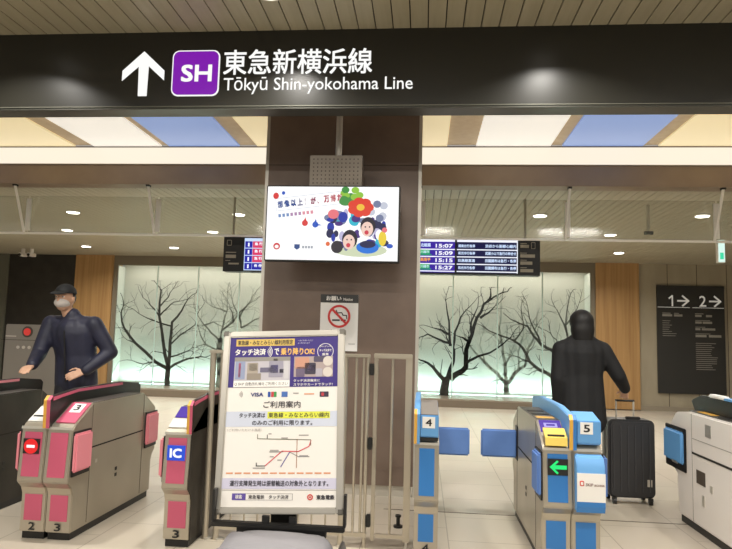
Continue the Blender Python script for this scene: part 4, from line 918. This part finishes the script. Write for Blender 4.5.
NAVYJ = noise_mat('jacket_navy', srgb(46, 48, 70), srgb(32, 34, 50), (1, 1, 1), .55, 0, 5, nscale=7, bump=.25)
BLK = noise_mat('coat_black', srgb(24, 24, 26), srgb(18, 18, 20), (1, 1, 1), .75, 0, 4)
TRS = mat('trousers_dark', srgb(34, 34, 40), .7)
t, P = person((-3.30, 5.92, 0), 0, 'person in black cap, white mask and navy jacket reaching toward the left gate', (-.05, -.04),
    [dict(j=[(-.25, -.04, 1.40), (-.30, -.12, 1.12), (-.20, -.37, 1.03)], d=(.2, -1, -.25), n=(0, -.2, -1), c=.25),
     dict(j=[(.16, -.04, 1.40), (.30, .02, 1.15), (.16, -.16, .98)], d=(-.6, -.7, -.3), n=(-.6, .3, -.4), c=.35)],
    (-.10, -.10, 1.635), SKIN_M,
    dict(jacket=dict(m=NAVYJ, hem=.86, hr=.135, g=.022, zip=True), trouser=TRS, legs=[((-.10, -.04, .50), (-.10, .03, .09)), ((.11, -.02, .50), (.12, .06, .09))]))
hx, hy, hz = -.10, -.10, 1.635
cp = MB(); cp.ell(P((hx, hy+.006, hz+.045)), (.088, .106, .088), 20, 12); 
bmesh.ops.bisect_plane(cp.bm, geom=cp.bm.verts[:]+cp.bm.edges[:]+cp.bm.faces[:], plane_co=P((hx, hy, hz+.04)), plane_no=(0, 0, 1), clear_inner=True)
CAPM = mat('cap_black', srgb(28, 30, 32), .7)
cap_ = cp.build('cap', CAPM, t, smooth='all')
br = MB(); br.ell(P((hx, hy-.10, hz+.045)), (.075, .085, .010), 20, 6, rot=Matrix.Rotation(R(14), 4, 'X')); br.build('brim', CAPM, cap_, smooth='all')
mk = MB(); mk.ell(P((hx, hy-.035, hz-.045)), (.066, .086, .052), 18, 12); mk.build('mask', mat('mask_white', srgb(226, 218, 212), .7), t, smooth='all')
hr = MB(); hr.ell(P((hx, hy+.018, hz+.005)), (.083, .092, .075), 18, 12)
bmesh.ops.bisect_plane(hr.bm, geom=hr.bm.verts[:]+hr.bm.edges[:]+hr.bm.faces[:], plane_co=P((hx, hy-.005, hz)), plane_no=(0, 1, 0), clear_inner=True)
HAIRM = mat('hair_black', srgb(22, 20, 20), .55)
hr.build('hair', HAIRM, t, smooth='all')
t.scale = (1.05, 1.05, 1.04)
t, P = person((1.43, 5.98, 0), 180, 'person seen from behind in a black coat walking with a suitcase', (0, 0),
    [dict(j=[(-.185, 0, 1.345), (-.315, .02, 1.12), (-.415, -.12, .995)], d=(-.05, -.55, -.8), n=(-.3, -.9, .45), c=.85),
     dict(j=[(.185, 0, 1.345), (.215, .02, 1.08), (.20, -.06, .84)], d=(0, -.1, -1), n=(-1, 0, 0), c=.35)],
    (0, -.02, 1.575), SKIN_M,
    dict(jacket=dict(m=BLK, hem=.72, hr=.155, g=.02, sz=1.365), trouser=BLK, legs=[((-.10, -.10, .50), (-.10, -.04, .09)), ((.10, .0, .50), (.10, .14, .09))]))
hr = MB(); hr.ell(P((0, .0, 1.60)), (.108, .122, .112), 20, 14); hr.ell(P((0, .03, 1.53)), (.106, .095, .12), 18, 12); hr.ell(P((0, .03, 1.47)), (.098, .082, .10), 18, 12)
hr = remesh(hr, .009, 16)
fc = [v for v in hr.bm.verts if v.co.y < P((0, 0, 0)).y-.055 and v.co.z < 1.62]
bmesh.ops.delete(hr.bm, geom=fc, context='VERTS')
hr.build('hair', HAIRM, t, smooth='all')
t.rotation_euler = (0, 0, math.pi)
